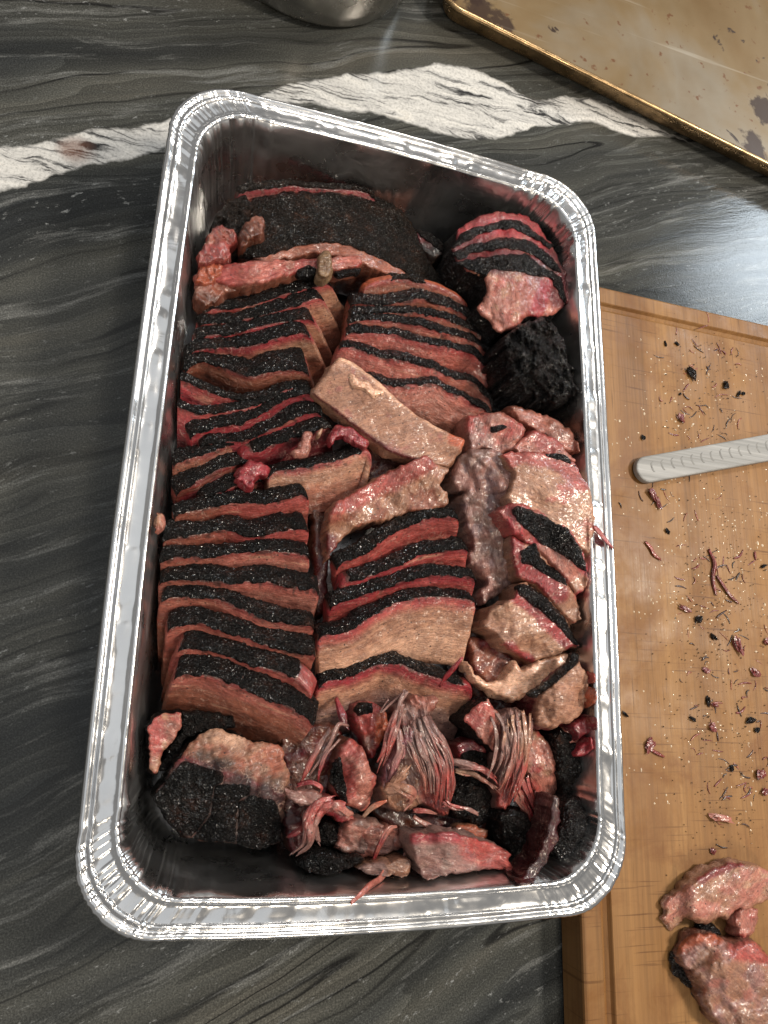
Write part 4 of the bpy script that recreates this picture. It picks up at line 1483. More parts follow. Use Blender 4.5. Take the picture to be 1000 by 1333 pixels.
# ---- point end in the far corner, cut in crescents
relief('rounded point end cut into crescents in the far pan corner', [(588, 326), (598, 298), (620, 282), (650, 276), (684, 280), (706, 298), (724, 326), (736, 356), (740, 394), (718, 412), (702, 414), (686, 412), (668, 428), (650, 436), (634, 414), (620, 402), (634, 386), (632, 362), (612, 356), (592, 340)],
       [(600, 310, 52), (650, 285, 54), (700, 300, 52), (660, 340, 62), (720, 380, 54), (670, 400, 62), (640, 425, 56)], (SALM, ROSE * .85, TAN), depth=50, edge=4, lump=(1.2, 10), fine=.7, crumb=(1.0, 5), step=1.7, side=DEEP, side_bark=M_BARKG,
       tints=[([(600, 305), (640, 290), (690, 296), (724, 340)], 26, RED), ([(590, 330), (640, 330), (700, 340), (735, 380)], 24, DEEP), ([(640, 345), (670, 340), (710, 352)], 14, srgb(96, 62, 64)), ([(632, 370), (636, 400), (650, 430)], 10, ROSE), ([(712, 366), (704, 390), (698, 408)], 9, RED)],
       barks=[([(588, 324), (596, 306), (612, 298), (640, 290), (664, 284), (688, 294), (704, 306), (722, 320), (716, 326), (696, 312), (674, 300), (652, 298), (632, 304), (610, 314)], M_BARKG, 1.8),
              ([(586, 330), (612, 318), (634, 314), (656, 307), (686, 312), (706, 322), (726, 344), (732, 356), (716, 348), (690, 330), (664, 324), (640, 326), (616, 330), (598, 340)], M_BARKG, 1.8),
              ([(590, 342), (618, 336), (650, 332), (686, 330), (706, 346), (730, 360), (738, 390), (736, 400), (726, 380), (716, 362), (694, 360), (668, 352), (640, 350), (632, 362), (612, 352)], M_BARKG, 1.6)],
       grain=(75, .7, 9))
relief('shaggy black burnt chunk below the crescent cut point end', [(660, 440), (676, 420), (700, 414), (726, 424), (734, 452), (746, 480), (752, 510), (740, 520), (716, 526), (696, 524), (682, 508), (664, 480), (656, 458)],
       [(660, 440, 60), (700, 420, 56), (700, 470, 64), (745, 505, 52), (700, 520, 50)], (BLACK, DEEP), mat=M_BARKG, depth=50, edge=4, lump=(5.0, 9), fine=2.6, side=BLACK, crumb=(3.2, 5), grain=(70, 1.6, 7), step=1.4, jit=3.6)
relief('brown fatty flap in the shadow under the burnt chunk', [(662, 528), (690, 532), (720, 545), (748, 565), (756, 590), (735, 585), (705, 565), (675, 548)], [(670, 535, 48), (740, 575, 54)], (BROWN, ROSE), depth=30, edge=3, lump=(1.4, 8), mat=M_WET)

# ---- glossy point slices by the board side wall
ZP = dict(sc=.27, off=(560, 520))
relief('lumpy grey connective mass along the point slices', [(90, 370), (130, 290), (185, 235), (260, 235), (340, 255), (410, 345), (390, 440), (360, 500), (345, 560), (395, 640), (400, 770), (440, 870), (350, 925), (262, 982), (238, 935), (285, 885), (185, 795), (205, 690), (150, 530), (170, 445), (100, 430)],
       [(100, 380, 58), (300, 260, 72), (380, 400, 74), (250, 500, 64), (380, 700, 66), (220, 760, 58), (260, 950, 54)], (GREY, MAUVE, srgb(130, 104, 104)), depth=45, edge=5, lump=(3.0, 12), fine=.7, crumb=(4.2, 8), grain=(80, .7, 8), mat=M_WET, step=1.7, tints=[([(390, 560), (400, 660), (410, 780)], 8, RED)], **ZP)
relief('pink wet block at the head of the point slices', [(178, 82), (260, 66), (350, 58), (420, 95), (472, 142), (430, 200), (400, 245), (330, 262), (270, 240), (200, 245), (176, 160)],
       [(180, 90, 66), (350, 65, 74), (460, 145, 76), (300, 240, 68)], (ROSE, PINK, MAUVE), depth=30, edge=2.5, lump=(1.6, 7), fine=.6, mat=M_WET, tints=[([(190, 200), (260, 230)], 14, MAUVE)], barks=[([(285, 130), (340, 120), (380, 132), (330, 152), (290, 160)], M_BARKG, .9)], **ZP)
relief('shiny pink slice edge between pink block and tan face', [(400, 235), (440, 190), (500, 140), (560, 170), (625, 200), (665, 245), (705, 300), (660, 295), (600, 270), (500, 262), (430, 262)],
       [(420, 240, 74), (510, 150, 76), (690, 290, 79)], (PINK, ROSE, PINK), depth=30, edge=2.0, lump=(1.2, 7), fine=.7, mat=M_WET, **ZP)
relief('largest glossy tan faced point slice leaning over the pan rim', [(345, 262), (430, 250), (520, 255), (610, 262), (690, 300), (735, 370), (770, 440), (792, 520), (790, 640), (765, 745), (715, 705), (600, 610), (480, 560), (395, 520), (375, 470), (415, 350)],
       [(350, 270, 76), (600, 270, 80), (760, 440, 82), (770, 700, 79), (480, 540, 76), (600, 430, 84)], (TAN, PALE * .88, SALM), depth=22, edge=1.6, lump=(.7, 16), fine=.5, mat=M_WET, step=1.7,
       tints=[([(345, 270), (450, 268), (560, 285), (660, 320), (730, 400)], 13, PINK)], barks=[([(550, 262), (600, 255), (660, 275), (715, 330), (700, 328), (640, 295), (575, 280)], M_BARKG, 1.0)], **ZP)
relief('point slice with broad glossy bark patch beneath the tan face', [(330, 540), (385, 505), (440, 500), (560, 555), (665, 620), (725, 700), (762, 840), (750, 910), (712, 940), (640, 850), (540, 740), (480, 700), (400, 640)],
       [(340, 550, 70), (440, 510, 76), (720, 710, 76), (745, 900, 66), (540, 720, 66)], (PINK, RED, ROSE), depth=26, edge=2.2, lump=(1.0, 9), fine=.5, mat=M_WET, tints=[([(560, 730), (680, 830), (740, 890)], 12, ROSE), ([(690, 900), (740, 880)], 10, TAN)],
       barks=[([(380, 530), (425, 505), (550, 560), (662, 622), (722, 705), (764, 845), (700, 800), (640, 750), (540, 700), (450, 620)], M_BARKG, 1.4)], **ZP)
relief('point slice with narrow bark band between two barked slices', [(395, 650), (440, 690), (500, 700), (545, 770), (640, 850), (700, 940), (735, 1060), (690, 1085), (600, 985), (520, 900), (430, 860), (395, 770)],
       [(400, 660, 68), (500, 705, 69), (650, 860, 66), (720, 1060, 58), (450, 860, 62)], (TAN, PINK, TAN), depth=26, edge=2.2, lump=(1.0, 9), fine=.5, mat=M_WET, tints=[([(400, 680), (410, 790), (520, 850), (620, 930)], 13, RED)],
       barks=[([(430, 735), (500, 690), (545, 770), (645, 855), (676, 915), (620, 880), (540, 830), (480, 800), (440, 790)], M_BARKG, 1.3)], **ZP)
relief('lowest point slice with curved bark over a crumbly tan face', [(250, 1090), (290, 1015), (360, 980), (420, 940), (410, 900), (455, 878), (560, 955), (645, 1050), (722, 1195), (690, 1190), (620, 1225), (560, 1245), (480, 1265), (380, 1205), (320, 1130)],
       [(260, 1090, 54), (420, 930, 66), (560, 960, 67), (715, 1190, 60), (480, 1250, 52), (480, 1090, 63)], (TAN, PALE * .85, TAN), depth=26, edge=2.4, lump=(1.4, 9), fine=.6, crumb=(.9, 5), mat=M_WET, tints=[([(425, 955), (520, 1025), (600, 1110), (680, 1185)], 12, RED), ([(380, 1205), (480, 1265)], 9, RED)],
       barks=[([(408, 902), (452, 878), (560, 955), (645, 1050), (725, 1198), (690, 1180), (600, 1080), (520, 1010), (425, 940)], M_BARKG, 1.4)], **ZP)
strand('thin red strand hanging over the long rim toward the board', [(774, 686), (783, 696), (790, 704), (797, 712)], (82.5, 82.5, 81.8), 1.7, PINK, RED, group=None)

# ---- below the point slices
ZR = dict(sc=.37, off=(460, 820))
relief('pale folded flap of fat under the lowest point slice', [(398, 105), (425, 150), (470, 190), (528, 170), (560, 118), (582, 118), (590, 145), (650, 112), (750, 78), (770, 105), (700, 160), (640, 215), (570, 248), (500, 228), (440, 190), (405, 150)],
       [(400, 110, 58), (470, 200, 54), (570, 240, 60), (650, 150, 62), (760, 90, 60)], (FATC, PALE, FATC * .9), depth=14, edge=2.4, lump=(1.4, 9), fine=.35, mat=M_FAT, name='fat_flap', cat='fat scrap', group=None, **ZR)
relief('dark meat layer behind the pale fat flap', [(400, 20), (470, 30), (560, 90), (620, 100), (560, 170), (480, 190), (430, 150)], 46, (DEEP, BROWN), depth=40, edge=3, lump=(2, 8), mat=M_WET, sunk=True, **ZR)
relief('rounded tan crumbly piece with black edge beside the wall', [(640, 300), (655, 235), (690, 195), (745, 150), (795, 105), (828, 170), (832, 240), (812, 285), (765, 325), (700, 345), (650, 335)],
       [(650, 300, 54), (760, 140, 60), (825, 240, 54), (730, 250, 63)], (TAN, TAN * .85, PALE * .8), depth=40, edge=4, lump=(1.4, 9), fine=.7, crumb=(1.5, 5), mat=M_DRY, side=DEEP,
       barks=[([(610, 225), (650, 200), (700, 165), (760, 110), (770, 75), (800, 85), (795, 115), (745, 160), (690, 205), (640, 240)], M_BARK, 1.2)], **ZR)
for lab, pl, c, z in (('small orange red knob pressed against the long wall', [(828, 150), (850, 150), (858, 180), (838, 192)], (PINK, ORANGE), 58), ('larger orange knob below it against the long wall', [(826, 205), (856, 205), (862, 235), (850, 262), (832, 270), (822, 240)], (ORANGE, ROSE), 57)):
    relief(lab, pl, z, c, depth=14, edge=2, lump=(1.2, 4), fine=.7, mat=M_WET, step=1.5, name='meat_scrap', cat='meat scrap', group='torn scraps on the pile', jit=.5, **ZR)
relief('wine red scrap by the long wall above the black lump', [(775, 440), (810, 400), (835, 375), (850, 415), (825, 438), (790, 450)], 50, (RED, RED * 1.1), depth=20, edge=2, lump=(1, 5), mat=M_WET, name='meat_scrap', cat='meat scrap', group='torn scraps on the pile', **ZR)
relief('dark wine red stub beneath the tan crumbly piece', [(770, 340), (820, 300), (870, 315), (876, 340), (830, 360), (790, 390)], 44, (DEEP, RED * .6), depth=30, edge=3, lump=(1.5, 6), mat=M_WET, name='meat_scrap', cat='meat scrap', group='torn scraps on the pile', **ZR)
relief('pink cube with black underside between the shreds', [(388, 312), (430, 270), (472, 238), (500, 280), (522, 330), (528, 400), (515, 436), (480, 415), (440, 375)],
       [(390, 310, 60), (470, 245, 66), (520, 420, 58)], (ROSE, PINK, ROSE), depth=26, edge=1.8, lump=(.8, 6), fine=.5, mat=M_WET, side_bark=M_BARK, grain=(50, .4, 8), **ZR)
relief('reddish brown chunk standing beside the grey strand bundle', [(620, 350), (650, 350), (690, 400), (715, 490), (718, 560), (695, 640), (660, 590), (625, 560), (608, 480)],
       [(630, 360, 58), (680, 450, 60), (690, 620, 48)], (TAN * .8, ROSE, PINK), depth=40, edge=3.5, lump=(2, 8), fine=.9, grain=(70, .9, 8), mat=M_WET, tints=[([(620, 560), (690, 640)], 16, PINK)], **ZR)
relief('crusty black strip along the wall beside the reddish chunk', [(700, 370), (728, 338), (770, 355), (790, 420), (805, 490), (775, 560), (735, 600), (718, 520), (712, 440)],
       [(715, 370, 54), (770, 430, 56), (740, 590, 46)], (BLACK, BLACK), mat=M_BARK, depth=45, edge=4, lump=(2.6, 8), fine=1.0, crumb=(1.5, 5), step=1.6, jit=2, **ZR)
relief('small brown flap lying on the crusty black strip', [(738, 345), (775, 340), (800, 360), (790, 395), (760, 400)], 60, (BROWN, ROSE), depth=6, edge=1.5, lump=(1, 5), mat=M_WET, name='meat_scrap', cat='meat scrap', group='torn scraps on the pile', **ZR)
relief('round black crusted lump in the near pan corner', [(735, 620), (765, 585), (800, 590), (835, 640), (843, 710), (828, 785), (785, 832), (735, 830), (698, 790), (705, 730), (728, 680)],
       [(740, 620, 44), (800, 600, 42), (780, 700, 52), (830, 760, 36), (720, 800, 40)], (BLACK, BLACK), mat=M_BARKG, depth=45, edge=9, lump=(1.2, 9), fine=.6, crumb=(.9, 3.5), step=1.6, jit=1.2, **ZR)
relief('black crusted chunk behind the strands in the near half', [(345, 535), (390, 505), (440, 525), (500, 580), (512, 640), (450, 692), (390, 670), (350, 655), (335, 600)],
       [(350, 550, 44), (430, 560, 50), (500, 640, 42)], (BLACK, BLACK), mat=M_BARK, depth=40, edge=6, lump=(2.2, 8), fine=.9, crumb=(1.2, 4), step=1.6, **ZR)
relief('tall black crusted chunk beside the long wine red strip', [(515, 640), (560, 625), (610, 640), (640, 700), (645, 770), (605, 825), (560, 800), (525, 745)],
       [(530, 650, 48), (600, 680, 50), (600, 810, 36)], (BLACK, BLACK), mat=M_BARK, depth=38, edge=6, lump=(2.2, 8), fine=.9, crumb=(1.2, 4), step=1.6, **ZR)
relief('long wet wine red strip curving toward the near rim', [(700, 580), (722, 590), (726, 660), (716, 745), (680, 820), (640, 880), (600, 912), (566, 912), (582, 880), (630, 820), (668, 750), (690, 670)],
       [(710, 590, 62), (710, 700, 62), (650, 840, 58), (580, 905, 60)], (DEEP * .22, DEEP * .42, DEEP * .2), depth=20, edge=2.5, lump=(1.0, 9), fine=.35, grain=(110, .6, 9), side=DEEP * .25, mat=M_WET, name='meat_strip', cat='meat strip', group=None, **ZR)
relief('flat wedge of meat with frayed pink end along the near rim', [(200, 722), (260, 712), (340, 712), (430, 735), (500, 760), (560, 792), (540, 805), (575, 862), (530, 845), (470, 838), (420, 852), (340, 858), (255, 882), (230, 850), (212, 790)],
       [(210, 730, 46), (340, 715, 52), (560, 800, 38), (250, 870, 40), (570, 860, 36)], (GREY, MAUVE, GREY * .85), depth=24, edge=2.2, lump=(1.2, 10), fine=.5, grain=(14, .7, 8), tints=[([(205, 720), (340, 718), (450, 745)], 13, RED), ([(420, 770), (500, 800), (570, 850)], 22, PINK)], mat=M_MEAT, **ZR)
relief('pinkish fibrous block at the near rim beside the wedge', [(-40, 690), (20, 672), (100, 690), (180, 712), (192, 755), (120, 790), (50, 800), (-10, 790), (-60, 770)],
       [(-40, 700, 46), (90, 700, 52), (180, 740, 46), (0, 790, 42)], (ROSE, MAUVE, PINK), depth=28, edge=2.6, lump=(1.6, 8), fine=.8, grain=(10, .9, 8), mat=M_MEAT, **ZR)
relief('bone grey scrap tip poking from under the black chunk', [(355, 690), (420, 688), (478, 705), (470, 738), (420, 735), (370, 722)], 44, (TAN * .8, ORANGE * .8), depth=12, edge=2, lump=(1, 5), mat=M_WET, name='meat_scrap', cat='meat scrap', group='torn scraps on the pile', **ZR)
relief('red faced stub with black bark under the middle stack', [(355, 395), (420, 388), (460, 410), (470, 480), (430, 500), (380, 470)], [(360, 400, 48), (450, 410, 50), (440, 490, 44)], (DEEP, RED * .8), depth=30, edge=2.5, lump=(1.2, 6), mat=M_WET, barks=[([(372, 440), (410, 425), (462, 430), (474, 482), (430, 502), (385, 475)],)], **ZR)

def fibres(par, p, z, r, c0, c1, zz, n=7):
    """a hank of thin frayed fibres following one traced line"""
    P0, Z0 = catmull(p, 12), np.interp(np.linspace(0, 1, 12), np.linspace(0, 1, len(z)), z)
    for q in range(n):
        a, b = (0, 12) if q < 2 else (rng.integers(0, 5), rng.integers(8, 13))
        dx, dy = rng.normal(0, 9.0, 2)
        fr = rng.normal(0, 9.0, 4)
        idx = np.arange(a, b)[::2] if b - a > 5 else np.arange(a, b)
        pj = [(P0[k][0] + dx + fr[0] * (1 - k / 11) + fr[1] * (k / 11) + rng.normal(0, 3), P0[k][1] + dy * .6 + fr[2] * (k / 11) + rng.normal(0, 3)) for k in idx]
        zj = [Z0[k] + .8 - abs(rng.normal(0, 1.2)) for k in idx]
        kc = rng.uniform(.72, 1.15)
        strand(None, pj, zj, r * (rng.uniform(.45, .65) if q < 3 else rng.uniform(.16, .36)), c0 * kc, c1 * kc, parent=par, taper=(.8, .3), flat=rng.uniform(.35, .6), **zz)


# ---- pulled bundle of grey pink strands
b1 = relief('bundle of long grey pink strands with frayed ends', [(512, 295), (560, 285), (605, 288), (632, 320), (622, 380), (600, 450), (585, 520), (560, 600), (535, 636), (510, 620), (505, 560), (520, 470), (528, 380)],
            [(520, 300, 62), (620, 310, 64), (570, 420, 66), (520, 620, 54)], (MAUVE, GREY, ROSE), depth=30, edge=3.5, lump=(1.2, 8), fine=.5, grain=(100, 1.5, 4.5), step=1.5, mat=M_WET, tints=[([(505, 620), (560, 560), (590, 500)], 20, PINK)], name='pulled_beef', cat='pulled beef', group='pulled beef bundles in the pan', **ZR)
for p, z, r, c0, c1 in (([(520, 300), (545, 380), (530, 470), (505, 545)], (64, 67, 66, 60), 2.6, GREY, MAUVE), ([(560, 288), (575, 380), (560, 480), (520, 570)], (66, 69, 68, 60), 2.5, MAUVE, ROSE), ([(598, 290), (608, 380), (590, 480), (545, 620)], (66, 69, 67, 56), 2.8, TAN, PINK),
                        ([(625, 320), (600, 420), (570, 520), (540, 632)], (65, 67, 64, 55), 2.4, MAUVE, PINK), ([(540, 296), (555, 360), (550, 440)], (66, 69, 67), 2.0, PALE, MAUVE), ([(588, 520), (620, 600), (650, 680), (682, 728)], (58, 56, 54, 50), 3.4, PINK, RED),
                        ([(575, 560), (590, 600), (620, 650), (640, 690)], (58, 56, 54, 50), 2.6, ROSE, PINK), ([(350, 465), (420, 480), (480, 510), (512, 545)], (56, 60, 60, 58), 3.0, MAUVE, PINK), ([(355, 490), (430, 515), (500, 570)], (54, 57, 56), 2.2, PALE * .8, ROSE)):
    fibres(b1, p, z, r, c0, c1, ZR)

# ---- near half, middle
ZS = dict(sc=.26, off=(340, 880))
b2 = relief('big pulled chunk with fanned grey strands in the near middle', [(680, 185), (720, 130), (770, 98), (890, 102), (880, 150), (845, 190), (890, 300), (952, 420), (950, 560), (942, 700), (890, 690), (830, 640), (770, 650), (700, 692), (640, 650), (600, 560), (610, 470), (660, 370), (710, 270)],
            [(700, 190, 56), (880, 120, 60), (760, 300, 64), (900, 400, 62), (640, 560, 56), (920, 680, 50), (720, 680, 52)], (MAUVE, GREY, TAN), depth=36, edge=4, lump=(2.2, 10), fine=.8, grain=(72, 1.6, 5), step=1.5, mat=M_WET,
            tints=[([(610, 480), (660, 400), (700, 300)], 16, srgb(140, 84, 90)), ([(850, 560), (900, 690)], 16, PINK), ([(770, 110), (870, 130)], 12, ROSE), ([(640, 640), (740, 650)], 16, TAN)], name='pulled_beef', cat='pulled beef', group='pulled beef bundles in the pan', **ZS)
for p, z, r, c0, c1 in (([(820, 200), (870, 290), (935, 400), (945, 560), (925, 690)], (62, 66, 66, 60, 52), 3.2, MAUVE, PINK), ([(790, 210), (840, 330), (895, 450), (905, 580), (890, 680)], (62, 67, 67, 62, 54), 2.8, GREY, PINK), ([(750, 230), (800, 350), (850, 470), (860, 620)], (62, 67, 66, 58), 2.8, MAUVE, MAUVE),
                        ([(725, 250), (760, 380), (800, 490), (810, 600)], (62, 66, 65, 58), 2.6, GREY, ROSE), ([(690, 270), (700, 380), (660, 480), (620, 560)], (60, 64, 62, 58), 3.0, MAUVE, srgb(150, 92, 92)), ([(735, 75), (690, 170), (660, 280), (620, 390), (580, 480)], (62, 64, 62, 60, 56), 3.0, MAUVE, PINK),
                        ([(655, 540), (710, 490), (745, 440)], (62, 65, 65), 3.6, TAN, TAN), ([(625, 560), (690, 560), (760, 600), (720, 660)], (60, 65, 63, 58), 4.2, TAN, ROSE), ([(905, 625), (950, 650), (1000, 665)], (56, 57, 57), 2.2, PINK, MAUVE)):
    fibres(b2, p, z, r, c0, c1, ZS)
relief('pink torn chunk with dark crusted flank in the near middle', [(352, 500), (378, 400), (400, 345), (450, 312), (500, 350), (530, 400), (545, 470), (582, 500), (560, 590), (540, 650), (505, 682), (430, 645), (365, 580)],
       [(360, 500, 50), (450, 330, 56), (500, 480, 63), (510, 670, 50)], (PINK, ROSE, PINK), depth=34, edge=4, lump=(2.0, 8), fine=1.0, mat=M_WET, side=UMBER, barks=[([(348, 505), (375, 420), (395, 400), (420, 520), (440, 640), (420, 640), (365, 580)], M_BARK, .8)], **ZS)
relief('dark fibrous lump with pink ribs under the middle stack', [(450, 190), (480, 140), (560, 130), (640, 190), (640, 260), (600, 330), (560, 420), (530, 380), (500, 280), (470, 240)],
       [(470, 170, 46), (600, 200, 52), (560, 400, 46)], (RED * .8, PINK, MAUVE), depth=34, edge=3.5, lump=(2, 6), fine=.9, grain=(85, 1.6, 8), mat=M_WET, barks=[([(450, 170), (490, 138), (560, 130), (560, 190), (480, 200)],)], tints=[([(605, 210), (600, 310)], 9, ORANGE)], **ZS)
relief('grey pink block above the near rim with a drooping end', [(368, 850), (400, 790), (430, 735), (500, 712), (570, 735), (640, 765), (735, 800), (705, 855), (620, 880), (560, 892), (470, 880), (410, 885)],
       [(380, 850, 46), (480, 720, 54), (720, 810, 48), (560, 880, 44)], (GREY, ROSE, PINK), depth=34, edge=3, lump=(1.8, 8), fine=.8, grain=(20, 1.0, 9), mat=M_WET, **ZS)
relief('rusty brown bark ridge lying lowest along the near rim', [(196, 930), (240, 890), (320, 875), (400, 905), (500, 895), (530, 915), (470, 955), (380, 985), (280, 992), (215, 970)],
       [(210, 930, 34), (350, 890, 38), (500, 910, 36)], (UMBER, BROWN), depth=34, edge=4, lump=(1.8, 7), fine=.9, mat=M_BARK, side=BLACK, step=1.6, **ZS)
relief('frayed grey scrap under the grey pink block by the rim', [(480, 965), (540, 935), (640, 930), (720, 900), (760, 930), (740, 1010), (680, 1000), (600, 1000), (520, 985)], [(490, 965, 36), (740, 940, 42)], (TAN * .8, GREY), depth=26, edge=2.4, lump=(1.4, 7), fine=.8, grain=(10, 1.0, 8), mat=M_WET, **ZS)
relief('small dark crusted lump under the arching pink strands', [(290, 740), (340, 715), (400, 745), (415, 800), (370, 850), (310, 850), (280, 800)], 44, (BLACK, BLACK), mat=M_BARK, depth=40, edge=6, lump=(1.6, 7), fine=.9, crumb=(1, 4), step=1.6, **ZS)
b3 = relief('arched clump of pink pulled strands beside the charred chunk', [(225, 700), (270, 640), (340, 612), (400, 630), (450, 690), (470, 720), (400, 745), (340, 690), (290, 680), (260, 740)], [(230, 700, 48), (340, 620, 56), (460, 710, 52)], (PINK, RED, ROSE), depth=24, edge=4, lump=(1.6, 7), fine=.6, grain=(150, 1.2, 8), mat=M_WET, name='pulled_beef', cat='pulled beef', group='pulled beef bundles in the pan', **ZS)
for p, z, r, c0, c1 in (([(345, 625), (270, 650), (235, 730), (235, 830), (145, 915)], (58, 58, 54, 48, 42), 4.2, PINK, MAUVE), ([(400, 640), (310, 660), (265, 740), (285, 820), (305, 865)], (59, 59, 55, 48, 44), 3.6, PINK, MAUVE), ([(440, 690), (360, 645), (300, 690)], (56, 60, 57), 3.6, ROSE, PINK)):
    fibres(b3, p, z, r, c0, c1, ZS)
relief('thin pale flake beside the charred corner chunk', [(105, 555), (170, 570), (280, 585), (305, 620), (250, 655), (180, 648), (140, 620)], [(110, 560, 56), (280, 600, 57)], (MAUVE, ROSE), depth=5, edge=1.5, lump=(1.2, 7), fine=.5, grain=(15, .6, 8), mat=M_WET, name='meat_scrap', cat='meat scrap', group='torn scraps on the pile', **ZS)
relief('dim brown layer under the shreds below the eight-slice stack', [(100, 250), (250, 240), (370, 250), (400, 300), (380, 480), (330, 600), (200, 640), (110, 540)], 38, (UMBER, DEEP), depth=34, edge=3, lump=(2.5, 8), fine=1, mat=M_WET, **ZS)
relief('added dark wine filler for the shaded gaps under the near shreds', [(430, 480), (620, 420), (900, 520), (1000, 560), (1180, 540), (1250, 700), (1180, 880), (960, 830), (700, 790), (560, 700)], 30, (DEEP * .6, UMBER * .6), depth=27, edge=4, lump=(3, 10), fine=1, mat=M_WET, step=3, sunk=True, **ZS)  # added filler, its colour darkened to stand for shade deep in the pile
relief('added dark filler for the shade beneath the point slices', [(600, 780), (660, 800), (700, 840), (740, 850), (760, 900), (740, 960), (680, 960), (620, 930), (600, 860)], 34, (DEEP * .7, UMBER), depth=30, edge=4, lump=(3, 10), mat=M_WET, step=3, sunk=True)  # added filler, shade under the slices put into its dark colour
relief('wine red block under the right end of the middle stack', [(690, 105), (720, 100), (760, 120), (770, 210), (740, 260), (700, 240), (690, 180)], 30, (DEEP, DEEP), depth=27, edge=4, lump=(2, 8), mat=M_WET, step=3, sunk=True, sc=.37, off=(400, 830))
SLAB = ['thick straight grey pink strand leaning beside the charred corner chunk', 'looped grey strand arching above the thick straight one', 'thin grey strand with red tip between looped strand and pink torn chunk', 'short red strand curling over the pale flake', 'stubby dark red strand hanging below the middle stack', 'tiny mauve strand under the pale flake', 'small pink strand poking out from under the arched clump', 'red strand draped over the grey pink block at the rim', 'long orange strand reaching over the near rim of the pan', 'pale strand hanging below the grey pink block', 'tiny rose strand beside the pale hanging strand', 'short pink strand at the foot of the fanned chunk', 'rosy mauve strand bending under the fanned chunk', 'pale orange strand lying between torn chunk and fanned chunk', 'hair thin mauve strand crossing to the bottom slice', 'mauve strand spanning from fanned chunk over the black chunk']
for k, (p, z, r, c0, c1) in enumerate((([(350, 265), (290, 360), (240, 440), (200, 535)], (50, 55, 55, 52), 3.0, MAUVE, PINK), ([(440, 250), (390, 245), (350, 330), (290, 430), (240, 500)], (52, 56, 57, 56, 52), 1.9, MAUVE, MAUVE), ([(395, 310), (330, 390), (295, 470), (285, 535)], (56, 58, 56, 52), 1.9, MAUVE, RED),
                        ([(185, 545), (250, 530), (300, 555), (295, 585)], (55, 58, 58, 55), 2.6, RED, PINK), ([(380, 120), (400, 190), (430, 260)], (44, 48, 50), 4.5, RED, DEEP), ([(225, 660), (205, 720)], (48, 44), 3, MAUVE, MAUVE), ([(230, 745), (180, 775), (130, 805)], (46, 46, 42), 2.6, PINK, RED),
                        ([(555, 945), (590, 850), (640, 770), (675, 755)], (46, 56, 60, 57), 3.0, RED, ROSE), ([(655, 925), (600, 1000), (530, 1060), (450, 1135)], (50, 62, 76, 83.5), 2.8, ROSE, SALM), ([(730, 870), (700, 980), (650, 1055)], (50, 48, 42), 3.0, ROSE, PALE), ([(690, 1000), (715, 1040)], (42, 38), 1.6, ROSE, ROSE),
                        ([(760, 670), (810, 675), (880, 690)], (58, 60, 57), 2.6, PINK, ROSE), ([(760, 700), (830, 745), (890, 775), (950, 765)], (54, 54, 54, 52), 2.8, ROSE, MAUVE), ([(510, 705), (560, 660), (630, 622)], (54, 58, 60), 2.6, PALE * .8, ORANGE), ([(640, 120), (600, 180), (660, 130), (700, 90)], (58, 58, 61, 62), 1.3, MAUVE, MAUVE),
                        ([(1085, 690), (1030, 665), (960, 650), (925, 625)], (56, 58, 58, 58), 2.0, MAUVE, PINK))):
    strand(SLAB[k], p, z, r * .55, c0, c1, flat=.5, **ZS)
strand('short bright red strand standing on the bottom slice of the middle stack', [(573, 892), (583, 878), (592, 868), (600, 858)], (58, 64, 70, 72), 1.6, RED, RED, group=None)

# ---- charred corner chunk
ZT = dict(sc=.34, off=(160, 860))
relief('crumbly tan corner chunk with three black bark plates', [(118, 522), (170, 445), (235, 345), (290, 282), (360, 258), (440, 288), (500, 310), (560, 312), (605, 322), (640, 440), (618, 550), (606, 690), (520, 722), (430, 702), (260, 682), (190, 635)],
       [(125, 525, 38), (290, 290, 50), (440, 300, 52), (600, 340, 50), (400, 450, 62), (560, 500, 60), (250, 400, 56), (250, 670, 32), (520, 715, 30), (600, 680, 32), (430, 600, 50)], (TAN, BROWN * 1.2, TAN * .8), depth=40, edge=3, lump=(1.2, 10), fine=.6, crumb=(1.9, 6), mat=M_DRY, side=DEEP, side_bark=M_BARK,
       tints=[([(340, 270), (430, 300)], 14, FATC * .8), ([(120, 520), (230, 388), (380, 440), (490, 480), (600, 530)], 10, RED), ([(190, 560), (300, 540), (420, 600), (560, 640)], 70, BLACK * .8)],
       barks=[([(118, 525), (180, 440), (232, 384), (300, 400), (384, 428), (380, 468), (350, 476), (332, 590), (262, 678), (190, 638)], M_BARK, 1.4),
              ([(352, 480), (390, 470), (492, 474), (490, 508), (442, 536), (432, 698), (262, 682), (334, 594)], M_BARK, 1.2),
              ([(445, 540), (496, 515), (580, 536), (606, 600), (608, 692), (520, 726), (434, 704)], M_BARK, 1.4)], **ZT)
relief('small rosy end piece wedged beside the corner chunk', [(95, 255), (130, 212), (180, 200), (224, 192), (226, 262), (190, 310), (158, 345), (132, 430), (102, 418)], [(100, 260, 52), (220, 200, 56), (130, 420, 46)], (ROSE, PINK, TAN), depth=34, edge=2.0, lump=(1, 7), fine=.5, mat=M_WET, side_bark=M_BARK, **ZT)
relief('black crust strip between rosy end piece and corner chunk', [(226, 200), (320, 195), (420, 212), (432, 255), (360, 262), (290, 282), (240, 300), (215, 360), (160, 425), (135, 430), (165, 345), (225, 265)], [(230, 210, 46), (420, 230, 44), (150, 420, 40)], (BLACK, DEEP), depth=34, edge=3, lump=(1.6, 7), fine=.9, mat=M_BARK, step=1.6, **ZT)

